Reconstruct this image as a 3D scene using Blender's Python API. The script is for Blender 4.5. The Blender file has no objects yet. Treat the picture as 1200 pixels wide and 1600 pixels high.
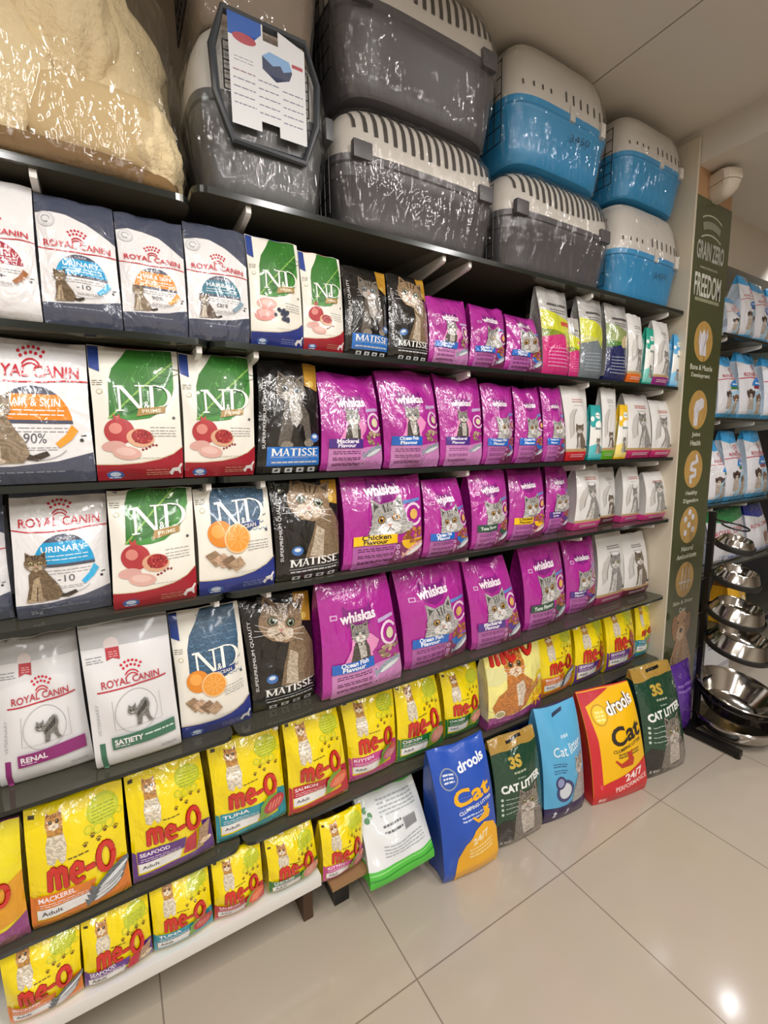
import bpy, bmesh, math, random
import numpy as np
from mathutils import Matrix, Vector
from mathutils.geometry import tessellate_polygon

# ------------------------------------------------------------------ camera, light, exposure
SC = bpy.context.scene
COL = SC.collection
CAM_H = 1.42
YAW, PITCH, ROLL, FPX = math.radians(30.7133), math.radians(-8.0275), math.radians(-0.8927), 711.74
def camera():
    f = Vector((math.sin(YAW)*math.cos(PITCH), math.cos(YAW)*math.cos(PITCH), math.sin(PITCH)))
    r = Vector((math.cos(YAW), -math.sin(YAW), 0)); u = r.cross(f)
    r2 = r*math.cos(ROLL)+u*math.sin(ROLL); u2 = -r*math.sin(ROLL)+u*math.cos(ROLL)
    cd = bpy.data.cameras.new('camera'); co = bpy.data.objects.new('camera', cd); COL.objects.link(co)
    m = Matrix((r2, u2, -f)).transposed().to_4x4(); m.translation = (0, 0, CAM_H)
    co.matrix_world = m
    cd.sensor_fit = 'VERTICAL'; cd.sensor_height = 36; cd.sensor_width = 27; cd.lens = 36*FPX/1600
    cd.clip_start = .02
    SC.camera = co
camera()
SC.view_settings.view_transform = 'Standard'
SC.view_settings.look = 'None'
SC.view_settings.gamma = 1
SC.view_settings.use_curve_mapping = False
SC.view_settings.exposure = EXPOSURE = 0.14
SC.cycles.max_bounces = 7
SC.cycles.transparent_max_bounces = 24
SC.cycles.caustics_reflective = False
SC.cycles.caustics_refractive = False
SC.cycles.sample_clamp_indirect = 6
SC.cycles.use_denoising = True
W = bpy.data.worlds.new('room_air'); SC.world = W; W.use_nodes = True
W.node_tree.nodes['Background'].inputs[0].default_value = (.9, .93, 1, 1)
W.node_tree.nodes['Background'].inputs[1].default_value = .25

def area(name, loc, sx, sy, power, col=(1, .96, .9), rot=(0, 0, 0), shape='RECTANGLE'):
    d = bpy.data.lights.new(name, 'AREA'); d.shape = shape; d.size = sx
    if shape == 'RECTANGLE': d.size_y = sy
    d.energy = power; d.color = col
    o = bpy.data.objects.new(name, d); o.location = loc; o.rotation_euler = rot; COL.objects.link(o)
    return o
CZ = 2.735        # ceiling
for i, x in enumerate((-1.55, -.35, .85, 2.0)):
    area('ceiling_tube_light', (x, -.55, CZ-.03), .10, 1.2, 19, (1, .98, .965))
for i, x in enumerate((-1.0, .9, 2.0)):
    area('ceiling_panel_light', (x, -2.2, CZ-.03), .6, .6, 24, (1, .98, .965))
for x in (-.6, .45, 1.45):
    area('ceiling_spot_light', (x, .1, CZ-.02), .1, .1, 4, (1, .93, .82), shape='DISK')
for x, y in ((3.5, 1.12), (3.4, .72), (5.0, .4)):
    area('ceiling_downlight', (x, y, 2.59), .07, .07, 2.8, (.92, .95, 1), shape='DISK').data.spread = math.radians(95)

# ------------------------------------------------------------------ helpers
def lin(c):
    return c/12.92 if c <= .04045 else ((c+.055)/1.055)**2.4
def hx(s):
    s = s.lstrip('#')
    return tuple(lin(int(s[i:i+2], 16)/255) for i in (0, 2, 4))+(1.0,)
def nodes(m):
    m.use_nodes = True
    nt = m.node_tree
    return nt, nt.nodes, nt.links, nt.nodes['Principled BSDF']
def bump_chain(N, L, coord, specs, rnd=True):
    """specs: (scale, detail, distortion, strength, distance, stretch) noise bumps one after the other"""
    tc = N.new('ShaderNodeTexCoord'); vec = tc.outputs[coord]
    if rnd:
        oi = N.new('ShaderNodeObjectInfo'); mu = N.new('ShaderNodeVectorMath'); mu.operation = 'SCALE'
        cx = N.new('ShaderNodeCombineXYZ')
        for i in range(3): L.new(oi.outputs['Random'], cx.inputs[i])
        L.new(cx.outputs[0], mu.inputs[0]); mu.inputs['Scale'].default_value = 7
        ad = N.new('ShaderNodeVectorMath'); L.new(vec, ad.inputs[0]); L.new(mu.outputs[0], ad.inputs[1]); vec = ad.outputs[0]
    last = None
    for sc, det, dist, st, dd, stretch in specs:
        mp = N.new('ShaderNodeMapping'); mp.inputs['Scale'].default_value = stretch; L.new(vec, mp.inputs[0])
        nz = N.new('ShaderNodeTexNoise'); nz.inputs['Scale'].default_value = sc; nz.inputs['Detail'].default_value = det
        nz.inputs['Distortion'].default_value = dist; L.new(mp.outputs[0], nz.inputs['Vector'])
        b = N.new('ShaderNodeBump'); b.inputs['Strength'].default_value = st; b.inputs['Distance'].default_value = dd
        L.new(nz.outputs['Fac'], b.inputs['Height'])
        if last: L.new(last.outputs[0], b.inputs['Normal'])
        last = b
    return last
def mat(name, color, rough=.5, metal=0., spec=.5, bump=None, coat=0.):
    m = bpy.data.materials.new(name); nt, N, L, P = nodes(m)
    P.inputs['Base Color'].default_value = hx(color) if isinstance(color, str) else color
    P.inputs['Roughness'].default_value = rough; P.inputs['Metallic'].default_value = metal
    P.inputs['Specular IOR Level'].default_value = spec; P.inputs['Coat Weight'].default_value = coat
    P.inputs['Coat Roughness'].default_value = .06
    if bump: L.new(bump_chain(N, L, 'Object', bump).outputs[0], P.inputs['Normal'])
    return m
def film_print(name, rough, coat, bump, fur=False):
    """printed packaging film: the ink colour is stored on the faces"""
    m = bpy.data.materials.new(name); nt, N, L, P = nodes(m)
    at = N.new('ShaderNodeVertexColor'); at.layer_name = 'ink'
    col = at.outputs['Color']
    if fur:
        uv = N.new('ShaderNodeTexCoord')
        mp = N.new('ShaderNodeMapping'); mp.inputs['Scale'].default_value = (1, 1.5, 1); L.new(uv.outputs['UV'], mp.inputs[0])
        wv = N.new('ShaderNodeTexWave'); wv.wave_type = 'BANDS'; wv.bands_direction = 'DIAGONAL'
        wv.inputs['Scale'].default_value = 5; wv.inputs['Distortion'].default_value = 15; wv.inputs['Detail'].default_value = 3
        wv.inputs['Detail Scale'].default_value = 1.6; L.new(mp.outputs[0], wv.inputs['Vector'])
        nz = N.new('ShaderNodeTexNoise'); nz.inputs['Scale'].default_value = 60; nz.inputs['Detail'].default_value = 4
        L.new(mp.outputs[0], nz.inputs['Vector'])
        mx = N.new('ShaderNodeMath'); mx.operation = 'ADD'; L.new(wv.outputs['Fac'], mx.inputs[0]); L.new(nz.outputs['Fac'], mx.inputs[1])
        rp = N.new('ShaderNodeMapRange'); rp.inputs[1].default_value = .35; rp.inputs[2].default_value = 1.35
        rp.inputs[3].default_value = .68; rp.inputs[4].default_value = 1.18; L.new(mx.outputs[0], rp.inputs[0])
        mm = N.new('ShaderNodeVectorMath'); mm.operation = 'SCALE'; L.new(col, mm.inputs[0]); L.new(rp.outputs[0], mm.inputs['Scale'])
        col = mm.outputs[0]
    L.new(col, P.inputs['Base Color'])
    P.inputs['Roughness'].default_value = rough; P.inputs['Coat Weight'].default_value = coat
    P.inputs['Coat Roughness'].default_value = .08
    b = bump_chain(N, L, 'Object', bump)
    L.new(b.outputs[0], P.inputs['Normal']); L.new(b.outputs[0], P.inputs['Coat Normal'])
    return m
BG = [(16, 2, 1.4, .66, .011, (1, 1, .55)), (60, 2, .8, .55, .0026, (1, 1, .7))]
BS = [(11, 2, .8, .40, .008, (1, 1, .6)), (45, 2, .4, .18, .0015, (1, 1, 1))]
M = {
 'gloss': film_print('glossy_printed_film', .27, 1.0, BG),
 'gloss_fur': film_print('glossy_printed_fur', .27, 1.0, BG, True),
 'satin': film_print('satin_printed_film', .42, .35, BS),
 'satin_fur': film_print('satin_printed_fur', .42, .35, BS, True),
}
def link(o, parent=None):
    COL.objects.link(o)
    if parent is not None: o.parent = parent
    return o
def tag(o, label, cat, group=None, kind=None):
    if label: o['label'] = label
    if cat: o['category'] = cat
    if group: o['group'] = group
    if kind: o['kind'] = kind
    return o
def empty(name, loc=(0, 0, 0), rz=0):
    o = bpy.data.objects.new(name, None); o.empty_display_size = .05; o.location = loc; o.rotation_euler = (0, 0, rz)
    return link(o)
def mesh_obj(name, verts, faces, m, parent=None, smooth=False, ang=None, loc=None):
    me = bpy.data.meshes.new(name); me.from_pydata([tuple(map(float, v)) for v in verts], [], [tuple(map(int, f)) for f in faces]); me.validate()
    for mm in (m if isinstance(m, list) else [m]): me.materials.append(mm)
    if smooth:
        me.polygons.foreach_set('use_smooth', [True]*len(me.polygons))
        if ang: me.set_sharp_from_angle(angle=math.radians(ang))
    me.update()
    o = bpy.data.objects.new(name, me)
    if loc is not None: o.location = loc
    return link(o, parent)
class MB:
    def __init__(s): s.v = []; s.f = []
    def add(s, v, f):
        n = len(s.v); s.v += [tuple(p) for p in v]; s.f += [tuple(i+n for i in q) for q in f]; return s
    def box(s, a, b, bev=0):
        if bev:
            bm = bmesh.new(); bmesh.ops.create_cube(bm, size=1)
            for v in bm.verts: v.co = Vector([(a[i]+b[i])/2+v.co[i]*(b[i]-a[i]) for i in range(3)])
            bmesh.ops.bevel(bm, geom=list(bm.edges), offset=bev, segments=2, affect='EDGES', profile=.7)
            bm.verts.index_update()
            s.add([v.co[:] for v in bm.verts], [[v.index for v in f.verts] for f in bm.faces]); bm.free(); return s
        x0, y0, z0 = a; x1, y1, z1 = b
        return s.add([(x0,y0,z0),(x1,y0,z0),(x1,y1,z0),(x0,y1,z0),(x0,y0,z1),(x1,y0,z1),(x1,y1,z1),(x0,y1,z1)],
                     [(0,3,2,1),(4,5,6,7),(0,1,5,4),(1,2,6,5),(2,3,7,6),(3,0,4,7)])
    def tube(s, pts, r, n=10, closed=False, cap=True):
        pts = [Vector(p) for p in pts]; k = len(pts); base = len(s.v); up = None
        for i, p in enumerate(pts):
            d = (pts[(i+1) % k]-pts[i-1]) if closed else (pts[min(i+1, k-1)]-pts[max(i-1, 0)])
            d.normalize()
            if up is None: up = d.orthogonal().normalized()
            up = (up-d*up.dot(d)).normalized(); w = d.cross(up)
            rr = r[i] if hasattr(r, '__len__') else r
            for j in range(n):
                a = 2*math.pi*j/n; s.v.append(tuple(p+up*(rr*math.cos(a))+w*(rr*math.sin(a))))
        for i in range(k if closed else k-1):
            for j in range(n):
                a, b = base+i*n+j, base+i*n+(j+1) % n; c, d2 = base+((i+1) % k)*n+(j+1) % n, base+((i+1) % k)*n+j
                s.f.append((a, b, c, d2))
        if cap and not closed:
            s.f.append(tuple(base+j for j in range(n))[::-1]); s.f.append(tuple(base+(k-1)*n+j for j in range(n)))
        return s
    def lathe(s, prof, n=40, c=(0, 0, 0)):
        base = len(s.v)
        for r, z in prof:
            for j in range(n):
                a = 2*math.pi*j/n; s.v.append((c[0]+r*math.cos(a), c[1]+r*math.sin(a), c[2]+z))
        for i in range(len(prof)-1):
            for j in range(n):
                s.f.append((base+i*n+j, base+i*n+(j+1) % n, base+(i+1)*n+(j+1) % n, base+(i+1)*n+j))
        return s
    def loft(s, rings, cap=True):
        base = len(s.v); n = len(rings[0])
        for r in rings: s.v += [tuple(p) for p in r]
        for i in range(len(rings)-1):
            for j in range(n):
                s.f.append((base+i*n+j, base+i*n+(j+1) % n, base+(i+1)*n+(j+1) % n, base+(i+1)*n+j))
        if cap:
            s.f.append(tuple(base+j for j in range(n))[::-1]); s.f.append(tuple(base+(len(rings)-1)*n+j for j in range(n)))
        return s
    def build(s, name, m, parent=None, smooth=False, ang=40, loc=None):
        return mesh_obj(name, s.v, s.f, m, parent, smooth, ang if smooth else None, loc)
def bx(name, a, b, m, parent=None, bev=0):
    return MB().box(a, b, bev).build(name, m, parent, bool(bev), 50)
def struct(o, label=None):
    o['kind'] = 'structure'
    if label: o['label'] = label
    return o

# ------------------------------------------------------------------ flat artwork printed on packs
_txt = {}
def glyphs(s, bold):
    k = (s, bold)
    if k not in _txt:
        cu = bpy.data.curves.new('t', 'FONT'); cu.body = s; cu.size = 1; cu.offset = bold; cu.resolution_u = 3
        o = bpy.data.objects.new('t', cu); COL.objects.link(o)
        dg = bpy.context.evaluated_depsgraph_get(); me = o.evaluated_get(dg).to_mesh()
        v = np.array([p.co[:2] for p in me.vertices]); me.calc_loop_triangles()
        f = np.array([t.vertices[:] for t in me.loop_triangles])
        o.evaluated_get(dg).to_mesh_clear()
        bpy.data.objects.remove(o); bpy.data.curves.remove(cu)
        lo, hi = v.min(0), v.max(0)
        _txt[k] = ((v-lo)/(hi-lo), f, (hi-lo)[0]/(hi-lo)[1])
    return _txt[k]
class Art:
    """shapes in pack coordinates: a = 0..1 across, b = 0..1 up the seen height; ar = height/width"""
    def __init__(s, ar, base, finish='gloss', bands=(), side=None):
        s.ar = ar; s.base = hx(base); s.finish = finish; s.items = []; s.boxes = []; s.bands = [(p, q, hx(c)) for p, q, c in bands]
        s.side = hx(side) if side else s.base; s.bm = 1.0; s.cache = None; s.p = 'printed_artwork'; s.res = .045
    def raw(s, v, f, c, fur=False):
        v = np.array(v, float); lo, hi = v.min(0), v.max(0); lay = 0
        for l2, h2, k in s.boxes:
            if (lo < h2).all() and (l2 < hi).all(): lay = max(lay, k+1)
        s.boxes.append((lo, hi, lay)); s.items.append((s.p, v, f, hx(c) if isinstance(c, str) else c, fur, lay))
    def poly(s, pts, c, fur=False):
        v = [(x, y, 0) for x, y in pts]
        s.raw([p[:2] for p in v], tessellate_polygon([[Vector(p) for p in v]]), c, fur)
    def ell(s, cx, cy, rx, ry=None, c='ffffff', fur=False, rot=0, n=26, a0=0, a1=360):
        ry = rx if ry is None else ry      # both in widths
        t = np.radians(np.linspace(a0, a1, n+(a1-a0 < 360), endpoint=a1-a0 < 360)); r = math.radians(rot)
        x, y = rx*np.cos(t), ry*np.sin(t)
        s.poly([(cx+p*math.cos(r)-q*math.sin(r), cy+(p*math.sin(r)+q*math.cos(r))/s.ar) for p, q in zip(x, y)], c, fur)
    def rect(s, x0, y0, x1, y1, c, fur=False): s.poly([(x0, y0), (x1, y0), (x1, y1), (x0, y1)], c, fur)
    def stroke(s, pts, w, c, cap=False):
        P = [Vector((x, y*s.ar)) for x, y in pts]
        for i in range(len(P)-1):
            d = P[i+1]-P[i]
            if d.length < 1e-9: continue
            d.normalize(); n = Vector((-d.y, d.x))*w/2; e = d*w*.25
            a, b = P[i]-e, P[i+1]+e
            s.poly([(q.x, q.y/s.ar) for q in (a+n, b+n, b-n, a-n)][::-1], c)
        if cap:
            for q in (P[0], P[-1]): s.ell(q.x, q.y/s.ar, w/2, c=c, n=10)
    def arc(s, cx, cy, rx, ry, a0, a1, w, c, n=14):
        t = np.radians(np.linspace(a0, a1, n)); s.stroke([(cx+rx*math.cos(q), cy+ry*math.sin(q)/s.ar) for q in t], w, c)
    def text(s, st, cx, cy, w, h, c, bold=0.0, rot=0, shear=0, bend=0, up=False):
        """w = box width in widths, h = box height in widths"""
        v, f, r = glyphs(st, bold); x = (v[:, 0]-.5)*w; y = (v[:, 1]-.5)*h
        x = x+y*shear; y = y-bend*(x/w*2)**2*h
        a = math.radians(rot+(90 if up else 0)); X = x*math.cos(a)-y*math.sin(a); Y = x*math.sin(a)+y*math.cos(a)
        s.raw(np.stack([cx+X, cy+Y/s.ar], 1), f, c)
    def lines(s, x0, x1, ys, w, c, seed=1):
        r = random.Random(seed)
        for y in ys:
            x = x0
            while x < x1-.01:
                q = min(x1, x+r.uniform(.03, .09)); s.rect(x, y-w/2/s.ar, q, y+w/2/s.ar, c); x = q+.012
            
    def build(s):
        if s.cache is not None: return s.cache
        out = {}
        for part, v, f, c, fur, lay in s.items:
            bm = bmesh.new(); vs = [bm.verts.new((p[0], p[1], 0)) for p in v]
            for t in f:
                try: bm.faces.new([vs[int(i)] for i in t])
                except ValueError: pass
            lo, hi = v.min(0), v.max(0)
            for ax, step in ((0, s.res), (1, s.res/s.ar*1.2)):
                q = math.ceil((lo[ax]+1e-4)/step)*step
                while q < hi[ax]-1e-4:
                    co, no = [0, 0, 0], [0, 0, 0]; co[ax] = q; no[ax] = 1
                    bmesh.ops.bisect_plane(bm, geom=bm.verts[:]+bm.edges[:]+bm.faces[:], plane_co=co, plane_no=no); q += step
            bmesh.ops.triangulate(bm, faces=bm.faces[:])
            bm.verts.index_update()
            V = np.array([(p.co.x, p.co.y, lay) for p in bm.verts]); F = np.array([[p.index for p in t.verts] for t in bm.faces])
            bm.free()
            if not len(F): continue
            # counter-clockwise seen from the front
            A, B, C = V[F[:, 0]], V[F[:, 1]], V[F[:, 2]]
            cr = (B[:, 0]-A[:, 0])*(C[:, 1]-A[:, 1])-(B[:, 1]-A[:, 1])*(C[:, 0]-A[:, 0])
            F[cr < 0] = F[cr < 0][:, ::-1]
            d = out.setdefault(part, [[], [], [], [], 0])
            V[:, 1] *= s.bm
            d[0].append(V); d[1].append(F+d[4]); d[2].append(np.tile(np.array(c), (len(F), 1))); d[3].append(np.full(len(F), int(fur))); d[4] += len(V)
        s.cache = {k: (np.concatenate(d[0]), np.concatenate(d[1]), np.concatenate(d[2]), np.concatenate(d[3])) for k, d in out.items()}
        return s.cache
def ink_mesh(name, V, F, cols, mi, mats, uv=None, smooth=True, ang=None):
    """triangles or quads (list) with a colour per face"""
    me = bpy.data.meshes.new(name); me.from_pydata(V.tolist(), [], [tuple(f) for f in F])
    for m in mats: me.materials.append(m)
    n = np.array([len(f) for f in F])
    at = me.color_attributes.new('ink', 'FLOAT_COLOR', 'CORNER')
    at.data.foreach_set('color', np.repeat(cols, n, axis=0).astype(np.float32).ravel())
    if mi is not None: me.polygons.foreach_set('material_index', mi.astype(np.int32))
    if uv is not None:
        ul = me.uv_layers.new(name='UVMap'); li = np.zeros(len(me.loops), np.int32); me.loops.foreach_get('vertex_index', li)
        ul.data.foreach_set('uv', uv[li].astype(np.float32).ravel())
    if smooth:
        me.polygons.foreach_set('use_smooth', [True]*len(me.polygons))
        if ang: me.set_sharp_from_angle(angle=math.radians(ang))
    me.update(); return me

# ------------------------------------------------------------------ packs
def pack(name, label, cat, group, art, x0, x1, t0, t1, z, h, seen, y, depth=.07, bulge=.018, seed=0, lean=0., crease=1., yaw=0., wave=.004, taper=2.5, split=True, sag=0.):
    """a filled pouch: base from x0 to x1, top edge from t0 to t1, standing at height z, front foot at y"""
    rng = np.random.RandomState(seed)
    wb, wt = x1-x0, t1-t0; xc = (x0+x1)/2; dx = (t0+t1)/2-xc; kk = seen/h
    cr = [(rng.uniform(0, math.pi), rng.uniform(-.6, .6), rng.uniform(.16, .3), rng.uniform(-1, 1)*.006*crease, rng.uniform(-.6, .6)) for _ in range(9)]
    wv = rng.uniform(-1, 1, 3); sy = [(rng.uniform(2, 5), rng.uniform(2, 6), rng.uniform(0, 6.28), rng.uniform(.001, .0025)*crease) for _ in range(3)]
    def T(v):
        return depth*(1-np.clip(v, 0, 1)**taper)*(.72+.28*np.clip(v/.1, 0, 1)) + .006
    def X(u, v):
        s = 2*u-1; hw = .5*(wb+(wt-wb)*v)*(1-.025*np.sin(math.pi*v)**2)
        return s*hw+dx*v
    def Z(u, v):
        s = 2*u-1
        return h*v + (wave*(wv[0]*np.sin(3*s+wv[1]*3)+wv[2]*np.sin(7*s)) - sag*h*(1-s*s))*np.clip((v-.6)/.4, 0, 1)**2
    def Y(u, v):
        s = 2*u-1; b = bulge*np.sin(math.pi*np.clip(v*.93+.05, 0, 1))**.8*(1-np.abs(s)**2.4)
        c = 0
        for a, o, w, am, l in cr:
            d = s*math.cos(a)+(2*v-1)*math.sin(a)-o; e = -s*math.sin(a)+(2*v-1)*math.cos(a)-l
            c = c+am*np.exp(-(d/w)**2)*np.exp(-(e/.55)**2)
        for fx, fz, ph, am in sy: c = c+am*np.sin(fx*s+fz*v*2+ph)
        c = c*(1-np.abs(s)**6)*np.sin(math.pi*np.clip(v, 0, 1))**.5
        return (depth-T(v))*.5+lean*v-b-c
    nu, nv = 25, 33
    us = np.linspace(0, 1, nu); vs = np.concatenate([[0, .012, .03], np.linspace(.06, 1, nv-3)])
    ring = []
    for v in vs:
        vv = np.full(nu, v); fx, fy, fz = X(us, vv), Y(us, vv), Z(us, vv); t = float(T(v)); yb = (depth-t)*.5+lean*v+t
        g = .012*math.sin(math.pi*min(v*.9+.1, 1))
        inset = .004 if v == 0 else (.001 if v < .02 else 0)
        fx = fx*(1-inset*2/max(wb, .05)); fy = fy+inset
        R = [(fx[-1]-g, fy[-1]+t*.5, fz[-1])]
        ub = np.array([1, .75, .5, .25, 0]); bxs, bzs = X(ub, np.full(5, v)), Z(ub, np.full(5, v))
        Bk = [(bxs[i], yb+(.3*bulge*math.sin(math.pi*v)*(1-abs(2*ub[i]-1)**2)), bzs[i]) for i in range(5)]
        Lf = [(fx[0]+g, fy[0]+t*.5, fz[0])]
        ring.append(list(zip(fx, fy, fz))+R+Bk+Lf)
    n = len(ring[0]); V = np.array(ring, float).reshape(-1, 3)
    F = []; FC = []
    sidecols = art.side
    for i in range(len(vs)-1):
        bm_ = (vs[i]+vs[i+1])/2/kk
        for j in range(n):
            F.append((i*n+j, i*n+(j+1) % n, (i+1)*n+(j+1) % n, (i+1)*n+j))
            c = art.base if j < nu-1 else sidecols
            for p, q, cc in art.bands:
                if p <= bm_ < q: c = cc
            FC.append(c)
    F.append(tuple(range(n))[::-1]); FC.append(FC[0]); F.append(tuple((len(vs)-1)*n+j for j in range(n))); FC.append(FC[-1])
    me = ink_mesh(name, V, F, np.array(FC), None, [M[art.finish]], ang=60)
    o = bpy.data.objects.new(name, me); o.location = (xc, y, z); o.rotation_euler = (0, 0, yaw)
    link(o); tag(o, label, cat, group)
    for part, (AV, AF, AC, MI) in art.build().items():
        u = np.clip(AV[:, 0], .004, .996); v = np.clip(AV[:, 1]*kk, .004, .992)
        e = 1e-3; x, yy, zz = X(u, v), Y(u, v), Z(u, v)
        du = np.stack([X(u+e, v)-X(u-e, v), Y(u+e, v)-Y(u-e, v), Z(u+e, v)-Z(u-e, v)], 1)
        dv = np.stack([X(u, v+e)-X(u, v-e), Y(u, v+e)-Y(u, v-e), Z(u, v+e)-Z(u, v-e)], 1)
        nn = np.cross(du, dv); nn /= np.linalg.norm(nn, axis=1)[:, None]+1e-12
        P = np.stack([x, yy, zz], 1)+nn*(.0010+.00016*AV[:, 2])[:, None]
        part = part.split('#')[0]
        am = ink_mesh(part, P, AF, AC, MI, [M[art.finish], M[art.finish+'_fur']], uv=AV[:, :2]*np.array([1, art.ar]))
        link(bpy.data.objects.new(part, am), o)
    return o
# ------------------------------------------------------------------ printed designs
def crown(A, cx, cy, w, c='c8283c'):
    for i, (dx, dy) in enumerate([(-.5, .25), (-.3, .42), (-.1, .5), (.1, .5), (.3, .42), (.5, .25), (-.4, 0), (-.2, .14), (0, .2), (.2, .14), (.4, 0)]):
        A.ell(cx+dx*w, cy+(dy*w*.75)/A.ar, w*.075, c=c, n=8)
    A.arc(cx, cy-.55*w/A.ar, .38*w, .42*w, 30, 150, w*.07, c, 8)
    A.arc(cx, cy-.72*w/A.ar, .36*w, .42*w, 35, 145, w*.06, c, 8)
def cat_head(A, cx, cy, r, c, dark, light, eye='c9b878', tilt=0):
    k = 1/A.ar
    def P(x, y):
        t = math.radians(tilt); return (cx+(x*math.cos(t)-y*math.sin(t))*r, cy+(x*math.sin(t)+y*math.cos(t))*r*k)
    A.poly([P(-.95, .25), P(-.92, 1.25), P(-.25, .8)], c, True); A.poly([P(.95, .25), P(.92, 1.25), P(.25, .8)], c, True)
    A.poly([P(-.82, .45), P(-.82, 1.02), P(-.42, .72)], dark); A.poly([P(.82, .45), P(.82, 1.02), P(.42, .72)], dark)
    A.poly([P(-.3, .92), P(-.75, .7), P(-1.02, .2), P(-1.0, -.25), P(-.72, -.62), P(-.3, -.85), P(.3, -.85), P(.72, -.62), P(1.0, -.25), P(1.02, .2), P(.75, .7), P(.3, .92)], c, True)
    A.ell(*P(-.27, -.42), .34*r, .28*r, light, True, n=14); A.ell(*P(.27, -.42), .34*r, .28*r, light, True, n=14); A.ell(*P(0, -.66), .22*r, .16*r, light, True, n=12)
    A.poly([P(-.12, .1), P(.12, .1), P(.16, -.3), P(-.16, -.3)], light, True)
    for s in (-1, 1):
        A.ell(*P(s*.42, .08), .23*r, .21*r, '2a2522', n=12); A.ell(*P(s*.42, .08), .185*r, .17*r, eye, n=12); A.ell(*P(s*.42, .07), .1*r, .13*r, '0c0a0a', n=10)
        A.ell(*P(s*.38, .14), .04*r, c='ffffff', n=6)
        for q in (-.08, .02, .12): A.stroke([P(s*.3, -.42+q), P(s*1.15, -.5+q*3)], .018*r, 'efefef')
        A.stroke([P(0, -.4), P(s*.2, -.56)], .045*r, dark)
    for x in (-.3, 0, .3): A.stroke([P(x, .85), P(x*.6, .45)], .08*r, dark)
    A.poly([P(-.13, -.22), P(.13, -.22), P(0, -.38)], 'b98078')
def cat_sit(A, cx, b0, h, c, dark, light, flip=1, eye='c9b878'):
    """seated cat, h in widths, feet at b0"""
    k = 1/A.ar
    def P(x, y): return (cx+flip*x*h, b0+y*h*k)
    A.poly([P(.2, .06), P(.45, .02), P(.62, .1), P(.58, .16), P(.4, .1), P(.22, .16)], dark, True)
    A.poly([P(-.26, 0), P(-.2, .3), P(-.2, .55), P(-.12, .66), P(.06, .66), P(.16, .5), P(.3, .3), P(.36, .12), P(.28, .0)], c, True)
    A.poly([P(-.2, .0), P(-.12, .45), P(-.02, .5), P(.02, .0)], light, True)
    for x in (-.24, -.06): A.ell(*P(x+.05, .025), .075*h, .035*h, light, True, n=10)
    A.stroke([P(-.08, .02), P(-.06, .3)], .015*h, dark)
    cat_head(A, P(-.07, .76)[0], P(0, .76)[1], .19*h, c, dark, light, eye)
def cat_stand(A, cx, b0, w, c, dark):
    k = 1/A.ar
    def P(x, y): return (cx+x*w, b0+y*w*k)
    A.poly([P(-.1, 0), P(-.08, .3), P(-.16, .55), P(-.02, .72), P(.12, .9), P(.3, 1.02), P(.42, .95), P(.45, .7), P(.38, .45), P(.42, .2), P(.52, .03), P(.36, 0), P(.24, .3), P(.12, .34), P(.06, .0)], c, True)
    A.ell(*P(-.24, .66), .17*w, .15*w, c, True); A.poly([P(-.38, .74), P(-.36, .92), P(-.26, .8)], c); A.poly([P(-.22, .8), P(-.1, .92), P(-.1, .74)], c)
    for i in range(6): A.stroke([P(-.06+i*.07, .36+i*.05), P(-.02+i*.07, .55+i*.07)], .035*w, dark)
    for s in (-.31, -.19): A.ell(*P(s, .68), .03*w, c='101010', n=8)
    A.stroke([P(-.28, .58), P(-.2, .58)], .03*w, 'e0e0dc')
def paw(A, cx, cy, r, c):
    A.ell(cx, cy, r*.55, r*.45, c, n=8)
    for dx, dy in ((-.6, .5), (-.2, .85), (.25, .85), (.65, .5)): A.ell(cx+dx*r, cy+dy*r/A.ar, r*.22, c=c, n=6)
def fish(A, cx, cy, w, c='8d99a8', rot=20):
    A.ell(cx, cy, w*.5, w*.16, c, True, rot); A.ell(cx, cy-.06*w/A.ar, w*.42, w*.07, 'd6dade', False, rot)
    t = math.radians(rot); x, y = cx-w*.5*math.cos(t), cy-w*.5*math.sin(t)/A.ar
    A.poly([(x+.06*w, y), (x-.16*w, y+.16*w/A.ar), (x-.12*w, y-.14*w/A.ar)], c)
def kibble(A, cx, cy, w, n, seed, cols=('a8682f', '8a4f24', 'c08444')):
    r = random.Random(seed)
    for i in range(n): A.ell(cx+r.uniform(-.5, .5)*w, cy+r.uniform(-.3, .3)*w/A.ar, w*.11, w*.09, r.choice(cols), n=8)
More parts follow.
